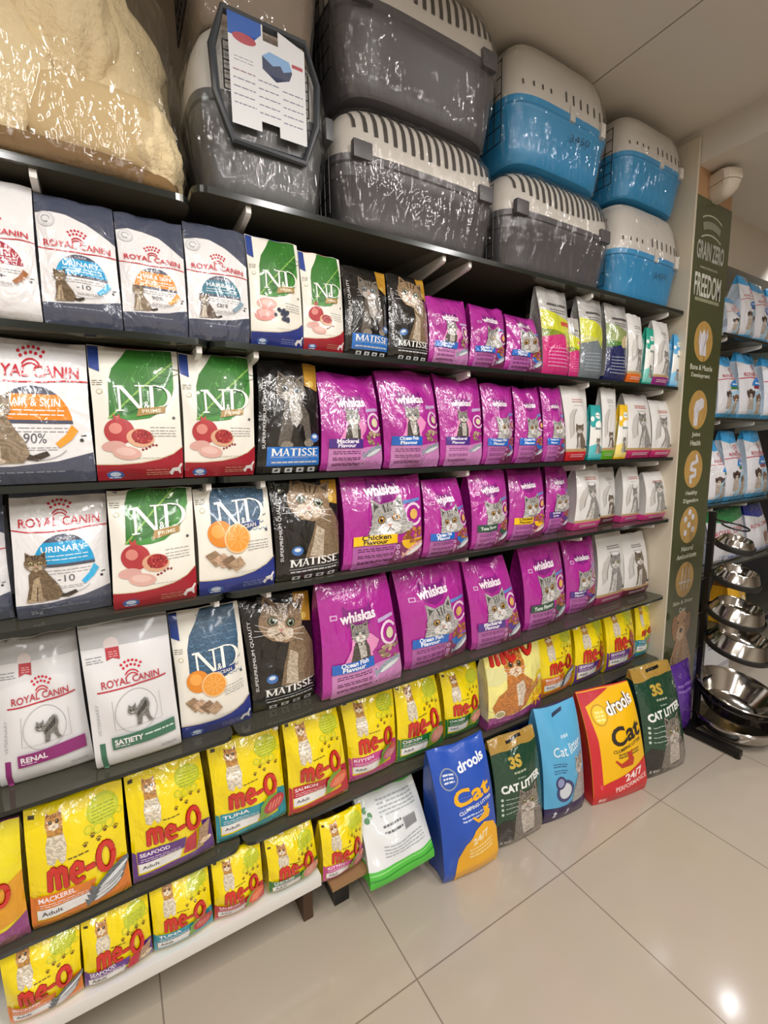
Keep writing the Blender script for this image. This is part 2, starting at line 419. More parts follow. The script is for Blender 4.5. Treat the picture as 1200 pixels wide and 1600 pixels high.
def d_rcare(kind, ar, small):
    g = '4a5064' if kind != 'fit' else 'd9d6d4'
    A = Art(ar, 'e9e8ea', 'gloss', [(0, .15 if small else .13, g), (.93 if small else .985, 2, g)] if kind != 'fit' else [(0, .06, 'd9d6d4')], side='cfd0d6')
    f = (lambda b: .19+(b-.155)*.70) if small else (lambda b: b)
    kk = .70 if small else 1
    if kind != 'fit':
        A.p = 'top_panel'
        if small:
            A.poly([(0, .86), (.18, .885), (.38, .875), (.62, .83), (.85, .75), (1, .70), (1, .95), (0, .95)], g)
            A.ell(.13, .815, .11, c='d4d4d8'); A.ell(.13, .815, .08, c='e6e6e8'); A.arc(.13, .815, .05, .05, 0, 300, .012, 'b0b0b6', 10)
        A.p = 'base_panel'
        A.poly([(0, 0), (1, 0), (1, f(.215)), (.7, f(.155)), (.35, f(.125)), (0, f(.125))], g)
        A.lines(.25, .75, [f(.085)], .010, '9aa0b0', 3)
        if not small: A.text('2kg', .2, .05, .12, .06, 'aab0bc')
    A.p = 'brand_lettering'
    crown(A, .5, f(.885), .22)
    A.text('ROYAL CANIN', .5, f(.775), .84, .105*(.85 if small else 1), 'c8283c', .012)
    A.p = 'printed_artwork'
    A.stroke([(0, f(.725)), (.15, f(.705)), (.35, f(.697)), (.6, f(.70)), (.8, f(.715)), (1, f(.72))], .014, 'c8283c')
    A.p = 'flavour_panel'
    colr, word = {'urinary': ('1f9fd6', 'URINARY'), 'hairskin': ('ee8a1c', 'HAIR & SKIN'), 'hairball': ('35758c', 'HAIRBALL'), 'fit': ('a3203a', 'FIT')}[kind]
    t = np.radians(np.linspace(0, 180, 30)); top, mid, low, bot = f(.675), f(.615), f(.44), f(.415)
    X = lambda y: .52+.33*math.sqrt(max(0, 1-((y-f(.40))/(top-f(.40)))**2))
    ys = np.linspace(mid, top, 10)
    A.poly([(X(y), y) for y in ys]+[(1.04-X(y), y) for y in ys[::-1]], g if kind != 'fit' else colr)
    ys = np.linspace(low, mid, 10); A.poly([(X(y), y) for y in ys]+[(1.04-X(y), y) for y in ys[::-1]], colr)
    if kind != 'fit': A.poly([(1.04-X(bot), bot), (X(bot), bot), (X(low), low), (1.04-X(low), low)], g)
    A.text('CARE', .52, f(.64), .15, .035, 'c8ccd8')
    A.text(word, .52, f(.56), .46 if kind != 'fit' else .3, .07 if kind != 'fit' else .11, 'f4f6f8', .015)
    A.lines(.28, .78, [f(.505), f(.475)], .010, 'e8f0f4', 5)
    A.p = 'printed_artwork'
    A.lines(.3, .8, [f(.385), f(.36)], .007, '9a9a9c', 2); A.text({'urinary': '-10', 'hairskin': '90%', 'hairball': 'care', 'fit': '1+'}[kind], .53, f(.315), .18, .085*kk, '5a5c64')
    A.lines(.44, .72, [f(.25), f(.235)], .006, '9a9a9c', 4); A.arc(.55, f(.30), .26, .17*kk, 200, 330, .006, '8a8a90')
    sw = {'urinary': '3cb4e6', 'hairskin': 'f0a030', 'hairball': '8fa8b8', 'fit': 'a86a3a'}[kind]
    for i in range(4): A.stroke([(.70+i*.008, f(.275-i*.006)), (.79+i*.01, f(.335-i*.008)), (.84+i*.012, f(.40-i*.01))], .022, sw)
    A.ell(.91, f(.30), .018, c='3a3a3c', n=8); A.stroke([(.91, f(.33)), (.95, f(.335))], .012, '3a3a3c')
    A.p = 'animal_picture'
    cc = {'urinary': ('6d5a44', '2c241c', 'a89478'), 'hairskin': ('8d7c66', '3c3228', 'c9bca8'), 'hairball': ('6a5a50', '2a2220', 'cfc4b4'), 'fit': ('9a8266', '4a3a2c', 'c9b8a0')}[kind]
    cat_sit(A, .27, f(.15), .60*kk, *cc)
    return A
def serif_nd(A, cx, cy, w, c='f3f1ea'):
    """the letters N & D, w wide"""
    k = 1/A.ar
    def P(x, y): return (cx+(x-.5)*w, cy+(y-.25+(x-.5)*.06)*w*k)
    def q(*p): A.poly([P(*t) for t in p], c)
    q((.06, .0), (.10, .0), (.10, .48), (.06, .5)); q((.0, .46), (.0, .5), (.14, .5), (.14, .47)); q((.01, 0), (.01, .025), (.15, .025), (.15, 0))
    q((.06, .5), (.14, .5), (.47, .02), (.44, -.04)); q((.42, .0), (.46, -.04), (.46, .5), (.42, .5)); q((.35, .475), (.35, .5), (.53, .5), (.53, .475))
    A.text('&', *P(.54, .1), .10*w, .15*w, c, .01)
    q((.60, .03), (.665, .03), (.665, .5), (.60, .5)); q((.54, .475), (.54, .5), (.7, .5), (.7, .475)); q((.56, .03), (.56, .055), (.7, .055), (.7, .03))
    t = np.linspace(-math.pi/2, math.pi/2, 17)
    for i in range(16):
        a, b = t[i], t[i+1]
        th = lambda z: .02+.055*math.cos(z)**1.5
        o = lambda z, d: (.66+(.33-d)*math.cos(z), .265+(.235-(d if abs(math.cos(z)) < .5 else d*.3))*math.sin(z))
        q(o(a, 0), o(b, 0), o(b, th(b)), o(a, th(a)))
def d_nd(kind, ar):
    bot = {'pome': '9c1528', 'chicken': '1f2f7c', 'ocean': '1f3080'}[kind]
    A = Art(ar, 'ece9df', 'satin', [(0, .07, bot)], side='dcd8cc')
    A.p = 'side_strip'; A.poly([(0, .83), (.11, .80), (.12, 1.06), (-.0, 1.06)], '1c3c8c'); A.p = 'leaf_picture' if kind != 'ocean' else 'scale_picture'
    leaf = [(.17, .46), (.31, .447), (.46, .45), (.62, .465), (.80, .53), (.90, .63), (.93, .76), (.93, 1.08), (.50, 1.08), (.36, .93), (.24, .83), (.19, .73)]
    if kind == 'ocean':
        A.poly(leaf, '3c5c78', True); r = random.Random(4)
        for i in range(10):
            for j in range(11): 
                a, b = .22+i*.075+(j % 2)*.03, .50+j*.053
                if (a > .26 or b < .8) and a < .9 and b < .5+.55 and not (b > .86 and a < .36): A.arc(a, b, .03, .03, 200, 340, .008, '6f94ae' if r.random() > .4 else '2c4860', 5)
    else:
        A.poly(leaf, '2f7226')
        A.poly([(.17, .46), (.31, .447), (.46, .45), (.62, .465), (.93, .80), (.93, .70), (.90, .63), (.80, .53)], '3f8a35')
        A.stroke([(.17, .46), (.5, .66), (.93, .90)], .022, '86b44e')
        for i in range(7):
            a = .25+i*.1; b = .51+i*.058; A.stroke([(a, b), (a-.02, b+.12), (a+.06, b+.2)], .008, '4f9440'); A.stroke([(a, b), (a+.14, b-.01), (a+.24, b+.02)], .008, '265f20')
        r = random.Random(8)
        for i in range(22):
            a, b = r.uniform(.3, .88), r.uniform(.6, .98)
            if not (b > .82 and a < .45): A.ell(a, b, r.uniform(.008, .02), c='58a04c', n=8)
    A.p = 'brand_lettering'
    serif_nd(A, .57, .615, .66)
    A.p = 'flavour_panel'
    A.poly([(.47, .475), (.81, .51), (.81, .555), (.50, .535)], 'a8884e' if kind != 'ocean' else '27407e')
    A.text('OCEAN' if kind == 'ocean' else 'PRIME', .65, .518, .22, .045, 'e9e2cc', .01, 5)
    A.p = 'food_picture'
    if kind == 'pome':
        A.ell(.27, .365, .165, c='b23a40'); A.ell(.23, .385, .07, c='d98a80'); A.poly([(.22, .45), (.21, .49), (.25, .47), (.28, .49), (.29, .45)], 'b5453c')
        A.ell(.5, .315, .16, .12, 'd9a888', rot=-10); A.ell(.52, .325, .125, .095, 'a02a2e', rot=-10); r = random.Random(3)
        for i in range(26): A.ell(.52+r.uniform(-.09, .09), .325+r.uniform(-.065, .065)/ar, .014, c=r.choice(['c85a50', '7c161c', 'b8383c']), n=6)
        A.ell(.2, .255, .13, .07, 'd8a8a0', rot=5); A.ell(.34, .205, .16, .085, 'dcaea4', rot=-8); A.ell(.33, .215, .11, .05, 'e6c2b8', rot=-8)
        for x, y in ((.6, .25), (.64, .262), (.68, .26), (.56, .235), (.52, .228)): A.ell(x, y, .016, c='8c2428', n=7)
    elif kind == 'chicken':
        A.ell(.28, .38, .18, .1, 'dca49a'); A.ell(.3, .385, .12, .06, 'e8c0b8'); A.ell(.25, .28, .19, .12, 'd8948c', rot=12); A.ell(.24, .29, .12, .06, 'e6b4ac')
        r = random.Random(5)
        for i in range(14): A.ell(.55+r.uniform(-.12, .12), .29+r.uniform(-.1, .1)/ar, .035, c=r.choice(['2c3450', '3f4a68', '1c2238']), n=9)
    else:
        A.ell(.28, .475, .155, c='e08a2c'); A.ell(.25, .495, .08, c='f0a850'); A.ell(.49, .43, .175, c='ecc08a'); A.ell(.49, .43, .155, c='e69a3c')
        for i in range(10):
            t = i*.628; A.stroke([(.49+.03*math.cos(t), .43+.03*math.sin(t)/ar), (.49+.14*math.cos(t), .43+.14*math.sin(t)/ar)], .006, 'f2c47c')
        for i in range(4): A.poly([(.08+i*.09, .315-i*.024), (.2+i*.1, .355-i*.02), (.32+i*.085, .285-i*.02), (.2+i*.085, .225-i*.016)], ['a08468', 'c4a48a', '8c7058', 'b09478'][i], True)
    A.p = 'printed_artwork'
    A.p = 'base_panel'
    A.poly([(0, 0), (1, 0), (1, .245), (.88, .19), (.7, .15), (.5, .128), (.25, .118), (0, .12)], bot)
    A.stroke([(1, .249), (.88, .194), (.7, .154), (.5, .132), (.25, .122), (0, .124)], .008, 'c9b684')
    A.ell(.2, .045, .095, .055, '3c62a8'); A.ell(.2, .05, .06, .03, 'c8d4e8'); A.lines(.13, .27, [.025], .012, 'e8eef6', 1)
    A.lines(.55, .82, [.075, .055, .04], .009, 'c89c7c' if kind == 'pome' else '8c98c8', 6)
    A.poly([(.82, .05), (.86, .085), (.93, .09), (.97, .12), (.985, .11), (.96, .085), (.97, .04), (.95, .04), (.93, .06), (.88, .06), (.86, .03), (.84, .035)], 'e4e0e0')
    A.p = 'small_print'
    A.lines(.62, .93, [.395, .37, .35, .33], .008, '8c8c88', 7); A.lines(.02, .13, [.735, .72, .705], .008, '7a7a60', 9); A.ell(.09, .655, .032, c='b8b48c', n=14); A.ell(.09, .655, .024, c='ece9df', n=14)
    A.ell(.91, .47, .02, c='55565a', n=8); A.lines(.45, .8, [.165], .006, 'a8a498', 8)
    return A
def d_matisse(kind, ar):
    A = Art(ar, '0e0d0e', 'gloss')
    A.p = 'gold_tab'
    A.poly([(.74, .78), (.98, .74), (1, 1.03), (.76, 1.04)], 'b8892a'); A.ell(.86, .80, .055, c='d8b860', n=14)
    A.p = 'animal_picture'
    if kind == 'kitten':
        A.poly([(.28, .25), (.36, .55), (.40, .68), (.62, .68), (.80, .52), (.84, .28), (.74, .25), (.68, .42), (.52, .45), (.48, .24), (.36, .23)], '5c5650', True)
        A.poly([(.45, .62), (.62, .62), (.68, .5), (.56, .40), (.48, .46)], 'a8a49e', True)
        A.ell(.43, .25, .10, .06, '8c8478', True); A.ell(.79, .27, .09, .06, '8c8478', True)
        cat_head(A, .50, .73, .23, '6e675e', '2c2622', 'b0aaa2', '8fa0a8', -6)
    else:
        A.poly([(.42, .24), (.55, .5), (.62, .7), (.85, .72), (.99, .55), (.99, .22), (.7, .20)], '7a664e', True); A.poly([(.5, .25), (.6, .55), (.72, .5), (.7, .22)], 'b8aa96', True)
        cat_head(A, .52, .78, .31, '8c745a', '4a3a2c', 'c4b4a0', '7f8a70', -14)
    A.p = 'printed_artwork'
    A.text('SUPERPREMIUM QUALITY', .085, .53, .62*ar, .05, 'e4e4e4', 0, 0, 0, 0, True)
    A.ell(.30 if kind != 'kitten' else .90, .315, .085, .07, '3a6cb0', n=16); A.ell(.30 if kind != 'kitten' else .90, .325, .05, .03, 'cfdcea', n=12)
    for i in range(4): A.rect(.24+i*.19, .008, .36+i*.19, .05, 'cfd2d4'); A.ell(.30+i*.19, .03, .03, .02, '3a3c40', n=8)
    A.p = 'flavour_panel'
    if kind == 'kitten': A.rect(.13, .068, .985, .235, '2470c4')
    for y in ((.145,) if kind == 'kitten' else (.225, .128)): A.stroke([(.18, y), (.97, y)], .006, 'b8bcc0')
    A.lines(.2, .95, [.10], .022, 'c8ccd0', 5)
    A.p = 'brand_lettering'
    # MATISSE with thick and thin strokes
    x0, w, h, y0 = .20, .75, .115, .155; c = 'f0f0ee'; k = 1/A.ar
    def S(x, y): return (x0+x*w, y0+y*h*k)
    def q(*p): A.poly([S(*t) for t in p], c)
    for a in (0, .17): q((a, 0), (a+.035, 0), (a+.035, 1), (a, 1))
    q((.0, 1), (.045, 1), (.115, .1), (.09, .05)); q((.205, 1), (.175, 1), (.085, .05), (.105, .05))
    q((.22, 0), (.24, 0), (.315, 1.02), (.295, 1.02)); q((.37, 0), (.335, 0), (.28, 1.02), (.315, 1.02)); q((.25, .3), (.345, .3), (.345, .37), (.25, .37))
    q((.435, 0), (.475, 0), (.475, 1), (.435, 1)); q((.38, .9), (.53, .9), (.53, 1), (.38, 1))
    q((.555, 0), (.595, 0), (.595, 1), (.555, 1))
    A.text('S', *S(.68, .5), .11*w, h*1.03, c); A.text('S', *S(.81, .5), .11*w, h*1.03, c)
    q((.885, 0), (.925, 0), (.925, 1), (.885, 1))
    for y in (0, .46, .92): q((.9, y), (1.0 if y != .46 else .97, y), (1.0 if y != .46 else .97, y+.08), (.9, y+.08))
    for a in (0, .17, .555, .435, .885): q((a-.015, 0), (a+.05, 0), (a+.05, .05), (a-.015, .05)); q((a-.015, .95), (a+.05, .95), (a+.05, 1), (a-.015, 1))
    return A
FLAV = {'ocean': ('1263c0', 'Ocean Fish', 'f0f4fa'), 'mackerel': ('4a2a86', 'Mackerel', 'ece8f4'), 'tuna': ('1e4a3c', 'Tuna', 'dce8e0'), 'chicken': ('ecc012', 'Chicken', '2a1a10')}
MAG, MAGD, MAGL = 'a92492', '80187a', 'c480ba'
def whisk_logo(A, cx, cy, w):
    k = 1/A.ar
    A.p = 'cat_head_emblem'
    A.poly([(cx-.4*w, cy+.32*w*k), (cx-.28*w, cy+.2*w*k), (cx+.28*w, cy+.2*w*k), (cx+.4*w, cy+.32*w*k), (cx+.42*w, cy), (cx+.3*w, cy-.22*w*k), (cx, cy-.32*w*k), (cx-.3*w, cy-.22*w*k), (cx-.42*w, cy)], MAGD)
    A.p = 'brand_lettering'
    A.text('whiskas', cx, cy+.02*w*k, w, .27*w, 'efe6f0', .035, 3)
    A.p = 'printed_artwork'
def d_whisk(kind, flav, ar, bm=1.0):
    A = Art(ar, MAG, 'gloss', side='8e1a7a')
    col, word, tc = FLAV[flav]
    B = lambda b: b*bm
    A.p = 'text_panel'
    A.poly([(.10, 0), (1, 0), (1, B(.27)), (.62, B(.235)), (.10, B(.235))], MAGL if kind == 'kitten' else 'a85aa0')
    if kind == 'adult': A.poly([(.55, 0), (1, 0), (1, B(.24)), (.62, B(.235))], '7a2a5c')
    A.lines(.16, .58, [B(.2), B(.18), B(.135), B(.118), B(.075), B(.06)], .012, '5a1650', 3)
    for y in (.19, .13, .07): A.ell(.64, B(y), .028, c='d8b4d8', n=10); A.ell(.64, B(y), .018, c='9a4a94', n=8)
    whisk_logo(A, .47, B(.70 if kind == 'kitten' else .76), .46)
    A.rect(.12, B(.70), .21, B(.745), 'd6a8d2'); A.rect(.135, B(.71), .195, B(.735), MAG)
    A.arc(.86, B(.50), .12, .12, 30, 330, .03, 'e8cce4', 14); A.ell(.86, B(.50), .06, c='e0b060' if kind == 'adult' else 'd8d0b0', n=14)
    A.poly([(.72, B(.61)), (.97, B(.63)), (.97, B(.66)), (.72, B(.645))], 'c0a8d4' if kind == 'kitten' else '5f86c8')
    A.p = 'food_picture'
    if kind == 'kitten':
        kibble(A, .83, B(.335), .26, 20, 4, ('a8907c', '8c745c', 'c4ac8c')); fish(A, .83, B(.20), .34)
    else:
        A.ell(.84, B(.25), .15, .12, {'chicken': 'e8b81c', 'ocean': '1c66b8'}.get(flav, col), a0=180, a1=360, n=16); kibble(A, .84, B(.285), .27, 22, 6)
        fish(A, .88, B(.15), .30, 'd8a8a0' if flav == 'chicken' else '98a4b4', 25)
    A.p = 'animal_picture'
    if kind == 'kitten':
        A.poly([(.24, B(.33)), (.33, B(.44)), (.37, B(.54)), (.5, B(.565)), (.62, B(.53)), (.70, B(.47)), (.67, B(.41)), (.61, B(.36)), (.62, B(.33))], 'e08cc0')
        A.poly([(.31, B(.32)), (.36, B(.45)), (.41, B(.50)), (.54, B(.50)), (.58, B(.42)), (.58, B(.32))], '4c4642', True); A.poly([(.42, B(.48)), (.53, B(.48)), (.53, B(.34)), (.44, B(.34))], 'b8b4ae', True)
        cat_head(A, .475, B(.545), .115, '8a8680', '3c3836', 'd0ccc6', '7f8890')
    else:
        A.poly([(.28, B(.34)), (.32, B(.43)), (.5, B(.46)), (.74, B(.45)), (.84, B(.37)), (.70, B(.32)), (.45, B(.32))], '9a9896', True)
        A.ell(.37, B(.335), .08, .045, 'b4b2b0', True); A.ell(.76, B(.385), .09, .05, 'b4b2b0', True, 20)
        cat_head(A, .53, B(.465), .215, 'a2a09e', '4a4846', 'd8d6d4', 'c08a30', 6)
    A.p = 'flavour_panel'
    A.poly([(.10, B(.24)), (.62, B(.235)), (.62, B(.325)), (.10, B(.33))], col)
    if flav == 'tuna': A.text('Tuna Flavour', .37, B(.285), .42, .06, tc, .03, 2)
    else: A.text(word, .37, B(.308), .34, .055, tc, .03); A.text('Flavour', .36, B(.265), .28, .05, tc, .03)
    return A
def d_vet(kind, ar):
    c = {'renal': '8c2a72', 'satiety': '3c7058'}[kind]
    A = Art(ar, 'dcdcde', 'satin', side='d6d6da')
    A.rect(0, .86, 1, 1.04, 'b8b9bc')
    A.ell(.33, .87, .085, c='d8cccc', n=18); A.poly([(.26, .765), (.33, .78), (.41, .765), (.41, .85), (.26, .85)], 'b43a44'); A.lines(.29, .39, [.82, .805, .79], .012, 'd89a9c', 4)
    A.lines(.04, .22, [.80, .78, .765], .01, '8c8c90', 6)
    A.p = 'brand_lettering'; crown(A, .52, .70, .22); A.text('ROYAL CANIN', .5, .62, .66, .085, 'b83040', .01, 2)
    A.p = 'printed_artwork'; A.stroke([(.12, .57), (.5, .575), (.9, .60)], .018, 'b83040')
    A.arc(.52, .40, .24, .26, 0, 360, .005, '8c8c90', 28); A.stroke([(.26, .5), (.26, .3), (.8, .3), (.8, .5)], .004, '9a9a9c')
    A.stroke([(.11, 0), (.10, .1), (.10, .2)], .06, c)
    A.text('VETERINARY', .09, .38, .4, .035, 'b4b4b8', 0, 0, 0, 0, True)
    A.p = 'animal_picture'; cat_stand(A, .54, .30, .30, '75736f', '1c1a18')
    A.p = 'flavour_panel'; A.poly([(.21, .15), (.94, .165), (.94, .265), (.21, .245)], c); A.text(kind.upper(), .40 if kind == 'satiety' else .38, .205, .32 if kind == 'satiety' else .28, .075, 'ece8ec', .03, 1)
    if kind == 'satiety': A.lines(.58, .92, [.215], .02, 'c8d8d0', 2)
    A.lines(.24, .4, [.172], .012, 'd8ccd8', 3); A.lines(.75, .95, [.08, .065], .008, '9a9aa0', 3)
    return A
def meo_logo(A, cx, cy, w, c='c8281e', hs=1.0):
    """the red rounded letters m e - O; w wide"""
    k = 1/A.ar
    for wid, col in ((.092, '9c1814'), (.072, c)):
        def P(x, y): return (cx+(x-.5)*w, cy+(y-.17)*w*k*hs)
        def st(p): A.stroke([P(*q) for q in p], wid*w, col, True)
        st([(.04, 0), (.05, .25)]); st([(.05, .2), (.10, .29), (.15, .26), (.16, 0)]); st([(.16, .2), (.21, .29), (.26, .25), (.27, .0)])
        st([(.36, .13), (.50, .15), (.49, .24), (.43, .28), (.37, .22), (.36, .1), (.42, .0), (.5, .03)])
        st([(.58, .14), (.66, .15)])
        t = np.linspace(0, 2*math.pi, 19); st([(.85+.105*math.cos(q), .20+.19*math.sin(q)) for q in t])
MEO = {'mackerel': ('d9761c', 'MACKEREL'), 'seafood': ('5a2a82', 'SEAFOOD'), 'tuna': ('1f8ea0', 'TUNA'), 'salmon': ('b81c30', 'SALMON'), 'kitten': ('c23a88', 'KITTEN'), 'chicken': ('1f6e34', 'CHICKEN')}
def d_meo(fl, ar, bm=1.0):
    c, word = MEO[fl]
    A = Art(ar, 'ecd400', 'gloss', [(0, .02, 'ecd400')], side='e0c800')
    B = lambda b: b*bm
    A.p = 'base_panel'
    A.poly([(0, .03), (.5, .035), (1, .05), (1, B(.39)), (.88, B(.42)), (.86, B(.16)), (.06, B(.12)), (.05, B(.34)), (0, B(.36))], c)
    if bm <= 1.05:
        A.p = 'green_bubble'
        A.ell(.78, B(.87), .17, .14, 'b8c428'); A.ell(.78, B(.87), .14, .115, 'c8cc30')
        A.lines(.66, .9, [B(.90), B(.875), B(.85), B(.825), B(.80)], .008, '7c9430', 3)
        for x, y, r in ((.62, .76, .045), (.72, .745, .05), (.84, .75, .05), (.95, .81, .035)): A.ell(x, B(y), r, c='b4c02a', n=14); A.ell(x, B(y), r*.75, c='e0d020', n=14)
        A.p = 'maker_mark'; A.rect(.04, B(.955), .10, B(.985), '3a3020')
    A.p = 'animal_picture'
    A.poly([(.20, B(.60)), (.19, B(.72)), (.22, B(.82)), (.37, B(.82)), (.40, B(.72)), (.38, B(.60)), (.34, B(.58)), (.30, B(.63)), (.26, B(.58))], 'cfc4b0', True)
    A.poly([(.22, B(.80)), (.21, B(.86)), (.37, B(.86)), (.37, B(.80))], 'b08040', True)
    cat_head(A, .285, B(.895), .085, 'c08a4c', '6a3c1c', 'e0d2b8', '5c5038')
    A.p = 'printed_artwork'
    for x, y in ((.58, .65), (.66, .70), (.72, .655), (.79, .71), (.90, .685)): paw(A, x, B(y), .035, '6a4a14')
    A.lines(.40, .62, [B(.60)], .014, '5a4a18', 4)
    A.p = 'brand_lettering'; meo_logo(A, .53, B(.485), .70)
    A.p = 'flavour_panel'
    A.poly([(.06, B(.235)), (.62, B(.25)), (.66, B(.365)), (.06, B(.355))], c); A.text(word, .27, B(.32), .36, .055, 'f0e8f0', .02, 2); A.lines(.10, .58, [B(.275), B(.255)], .008, 'e8dce8', 5)
    A.poly([(.07, B(.145)), (.55, B(.155)), (.60, B(.245)), (.07, B(.235))], 'e4e4e4'); A.text('Adult', .21, B(.195), .2, .05, '4a4a4c', .02, 2)
    A.p = 'food_picture'
    if fl == 'mackerel':
        for i in range(4): fish(A, .76+i*.025, B(.20+i*.045), .38, '5c666e', 24)
    elif fl == 'seafood':
        A.poly([(.60, B(.18)), (.66, B(.34)), (.80, B(.37)), (.76, B(.18))], 'b81e34'); A.poly([(.76, B(.18)), (.82, B(.38)), (.97, B(.40)), (.90, B(.21))], 'a8886c', True); A.ell(.88, B(.23), .08, .04, 'd8c0a0', True)
    else:
        A.poly([(.58, B(.17)), (.60, B(.34)), (.72, B(.40)), (.86, B(.39)), (.80, B(.22))], '6c9a34'); A.ell(.80, B(.29), .165, .115, {'tuna': 'b03038', 'salmon': 'd85a38', 'kitten': 'b86470', 'chicken': 'cc8474'}[fl], rot=18)
        A.ell(.81, B(.28), .12, .07, {'tuna': 'c84848', 'salmon': 'e87a50', 'kitten': 'c88088', 'chicken': 'd89a88'}[fl], rot=18)
        for i in range(4): A.stroke([(.70+i*.05, B(.255)), (.75+i*.05, B(.325))], .01, 'ecb09a')
        if fl == 'kitten': A.ell(.86, B(.355), .06, c='cc5a40', n=12)
    return A
def d_meobig(kind, ar):
    A = Art(ar, 'ece48a' if kind == 'orangecat' else 'e8d81c', 'gloss', [(0, .15, '8c3a7c')], side='c8c0a8')
    A.poly([(0, 0), (1, 0), (1, .26), (.75, .19), (.4, .17), (0, .20)], '8c3a7c'); A.lines(.1, .6, [.12, .08], .012, 'b07ca8', 3)
    A.poly([(0, .62), (.16, .60), (.30, .66), (.30, .8), (0, .84)], 'dcd89a')
    if kind == 'orangecat':
        A.poly([(.66, .2), (.70, .5), (.9, .62), (1, .6), (1, .26)], 'e8d428')
        A.p = 'animal_picture'
        A.poly([(.12, .19), (.05, .34), (.13, .48), (.28, .54), (.30, .70), (.36, .80), (.52, .80), (.58, .66), (.72, .56), (.80, .44), (.76, .34), (.64, .22), (.5, .18)], 'bc7430', True)
        A.poly([(.44, .56), (.56, .60), (.62, .44), (.58, .24), (.48, .26)], 'd8c8b4', True); A.ell(.82, .48, .10, .06, 'c88a48', True, 30); A.ell(.92, .53, .05, .035, 'e8dcc8', True)
        cat_head(A, .45, .80, .17, 'c07a34', '7a4018', 'dcc4a4', '6a5a30', -4)
        A.p = 'printed_artwork'
        for i in range(8): A.stroke([(.86, .27), (.86+.12*math.cos(i*.785), .27+.12*math.sin(i*.785)/ar)], .03, 'e8a01c')
        A.ell(.86, .27, .06, c='f0c020', n=14); A.ell(.17, .225, .075, .055, 'e8e4d0', n=16); A.ell(.17, .225, .06, .04, 'a8a070', n=14)
        A.p = 'brand_lettering'; meo_logo(A, .47, 1.0, .78)
    else:
        A.poly([(.5, .2), (.55, .5), (1, .62), (1, .26)], 'dc9a1c'); A.ell(.3, .92, .06, .03, '3a3020', n=12)
        A.p = 'brand_lettering'; meo_logo(A, .5, .5, .7)
    return A
def d_swirl(c, ar, tone='8a8682'):
    A = Art(ar, 'd8d6d4', 'satin', [(0, .125, c)], side='c4c2c0')
    A.p = 'base_panel'; A.poly([(0, 0), (1, 0), (1, .13), (0, .125)], c); A.rect(0, .128, 1, .165, 'b09468'); A.lines(.2, .85, [.085, .06], .02, 'e8d8e0', 4)
    A.p = 'swirl_motif'
    A.poly([(.14, .30), (.10, .48), (.16, .62), (.30, .70), (.44, .70), (.34, .62), (.28, .50), (.30, .36)], 'bcb8b4'); A.stroke([(.44, .70), (.33, .61), (.27, .50), (.28, .38)], .025, '8c8884')
    A.p = 'small_print'
    A.lines(.3, .75, [.83, .80], .025, 'b4746c' if c in ('c01c28', 'c0286c', 'c83a84') else '8a8688', 5); A.lines(.35, .7, [.75], .012, '9a9694', 6)
    A.p = 'animal_picture'; cat_sit(A, .60, .165, .86, tone, '3a3634', 'c4c0bc', 1, '9a9a6a')
    return A
def d_slim(c, ar, pale):
    A = Art(ar, 'e4e4e0', 'satin', [(0, .10, c), (.72, 2, c)], side=pale)
    A.poly([(0, 0), (1, 0), (1, .24), (.4, .30), (0, .26)], pale); A.rect(0, .70, 1, 1.02, c); A.ell(.2, .70, .22, c=c, n=16); A.ell(.6, .66, .3, .2, 'f0f0ec', n=16)
    A.ell(.55, .83, .25, .16, 'e8f0ee', n=16); A.lines(.3, .8, [.83, .6, .58], .04, '5a7a78', 3); A.ell(.12, .77, .12, c='e8ece8', n=12); A.rect(0, 0, 1, .04, c)
    A.p = 'animal_picture'; cat_sit(A, .6, .12, .75, '77746f', '33302e', 'bcb8b2')
    return A
def d_silver(kind, ar):
    lo = {'pink': 'c82878', 'grey': '6e7880', 'navy': '1c2458'}[kind]
    A = Art(ar, 'b4b2b0', 'gloss', [(0, .05, lo)], side='9a9a98')
    A.poly([(0, .40), (1, .30), (1, .62), (0, .74)], 'c8cc28' if kind != 'navy' else '8a9a5c'); A.poly([(0, .36), (1, .24), (1, .44), (.0, .52)], '7c8c1c' if kind == 'pink' else ('c4c468' if kind == 'grey' else '4a7a2c'))
    A.poly([(0, 0), (1, 0), (1, .36), (.55, .46), (0, .42)], lo); A.lines(.15, .85, [.30, .26, .22, .18, .14, .10], .018, 'e0b4cc' if kind == 'pink' else 'a8b0b8', 4)
    A.lines(.2, .85, [.80], .06, '4a4a4c', 5); A.lines(.25, .8, [.74, .71], .02, '6a6a6a', 6)
    if kind == 'navy': A.ell(.6, .50, .2, .14, 'c8b48c', True, 40)
    if kind == 'pink': A.rect(.55, .56, .9, .61, 'c84038')
    return A
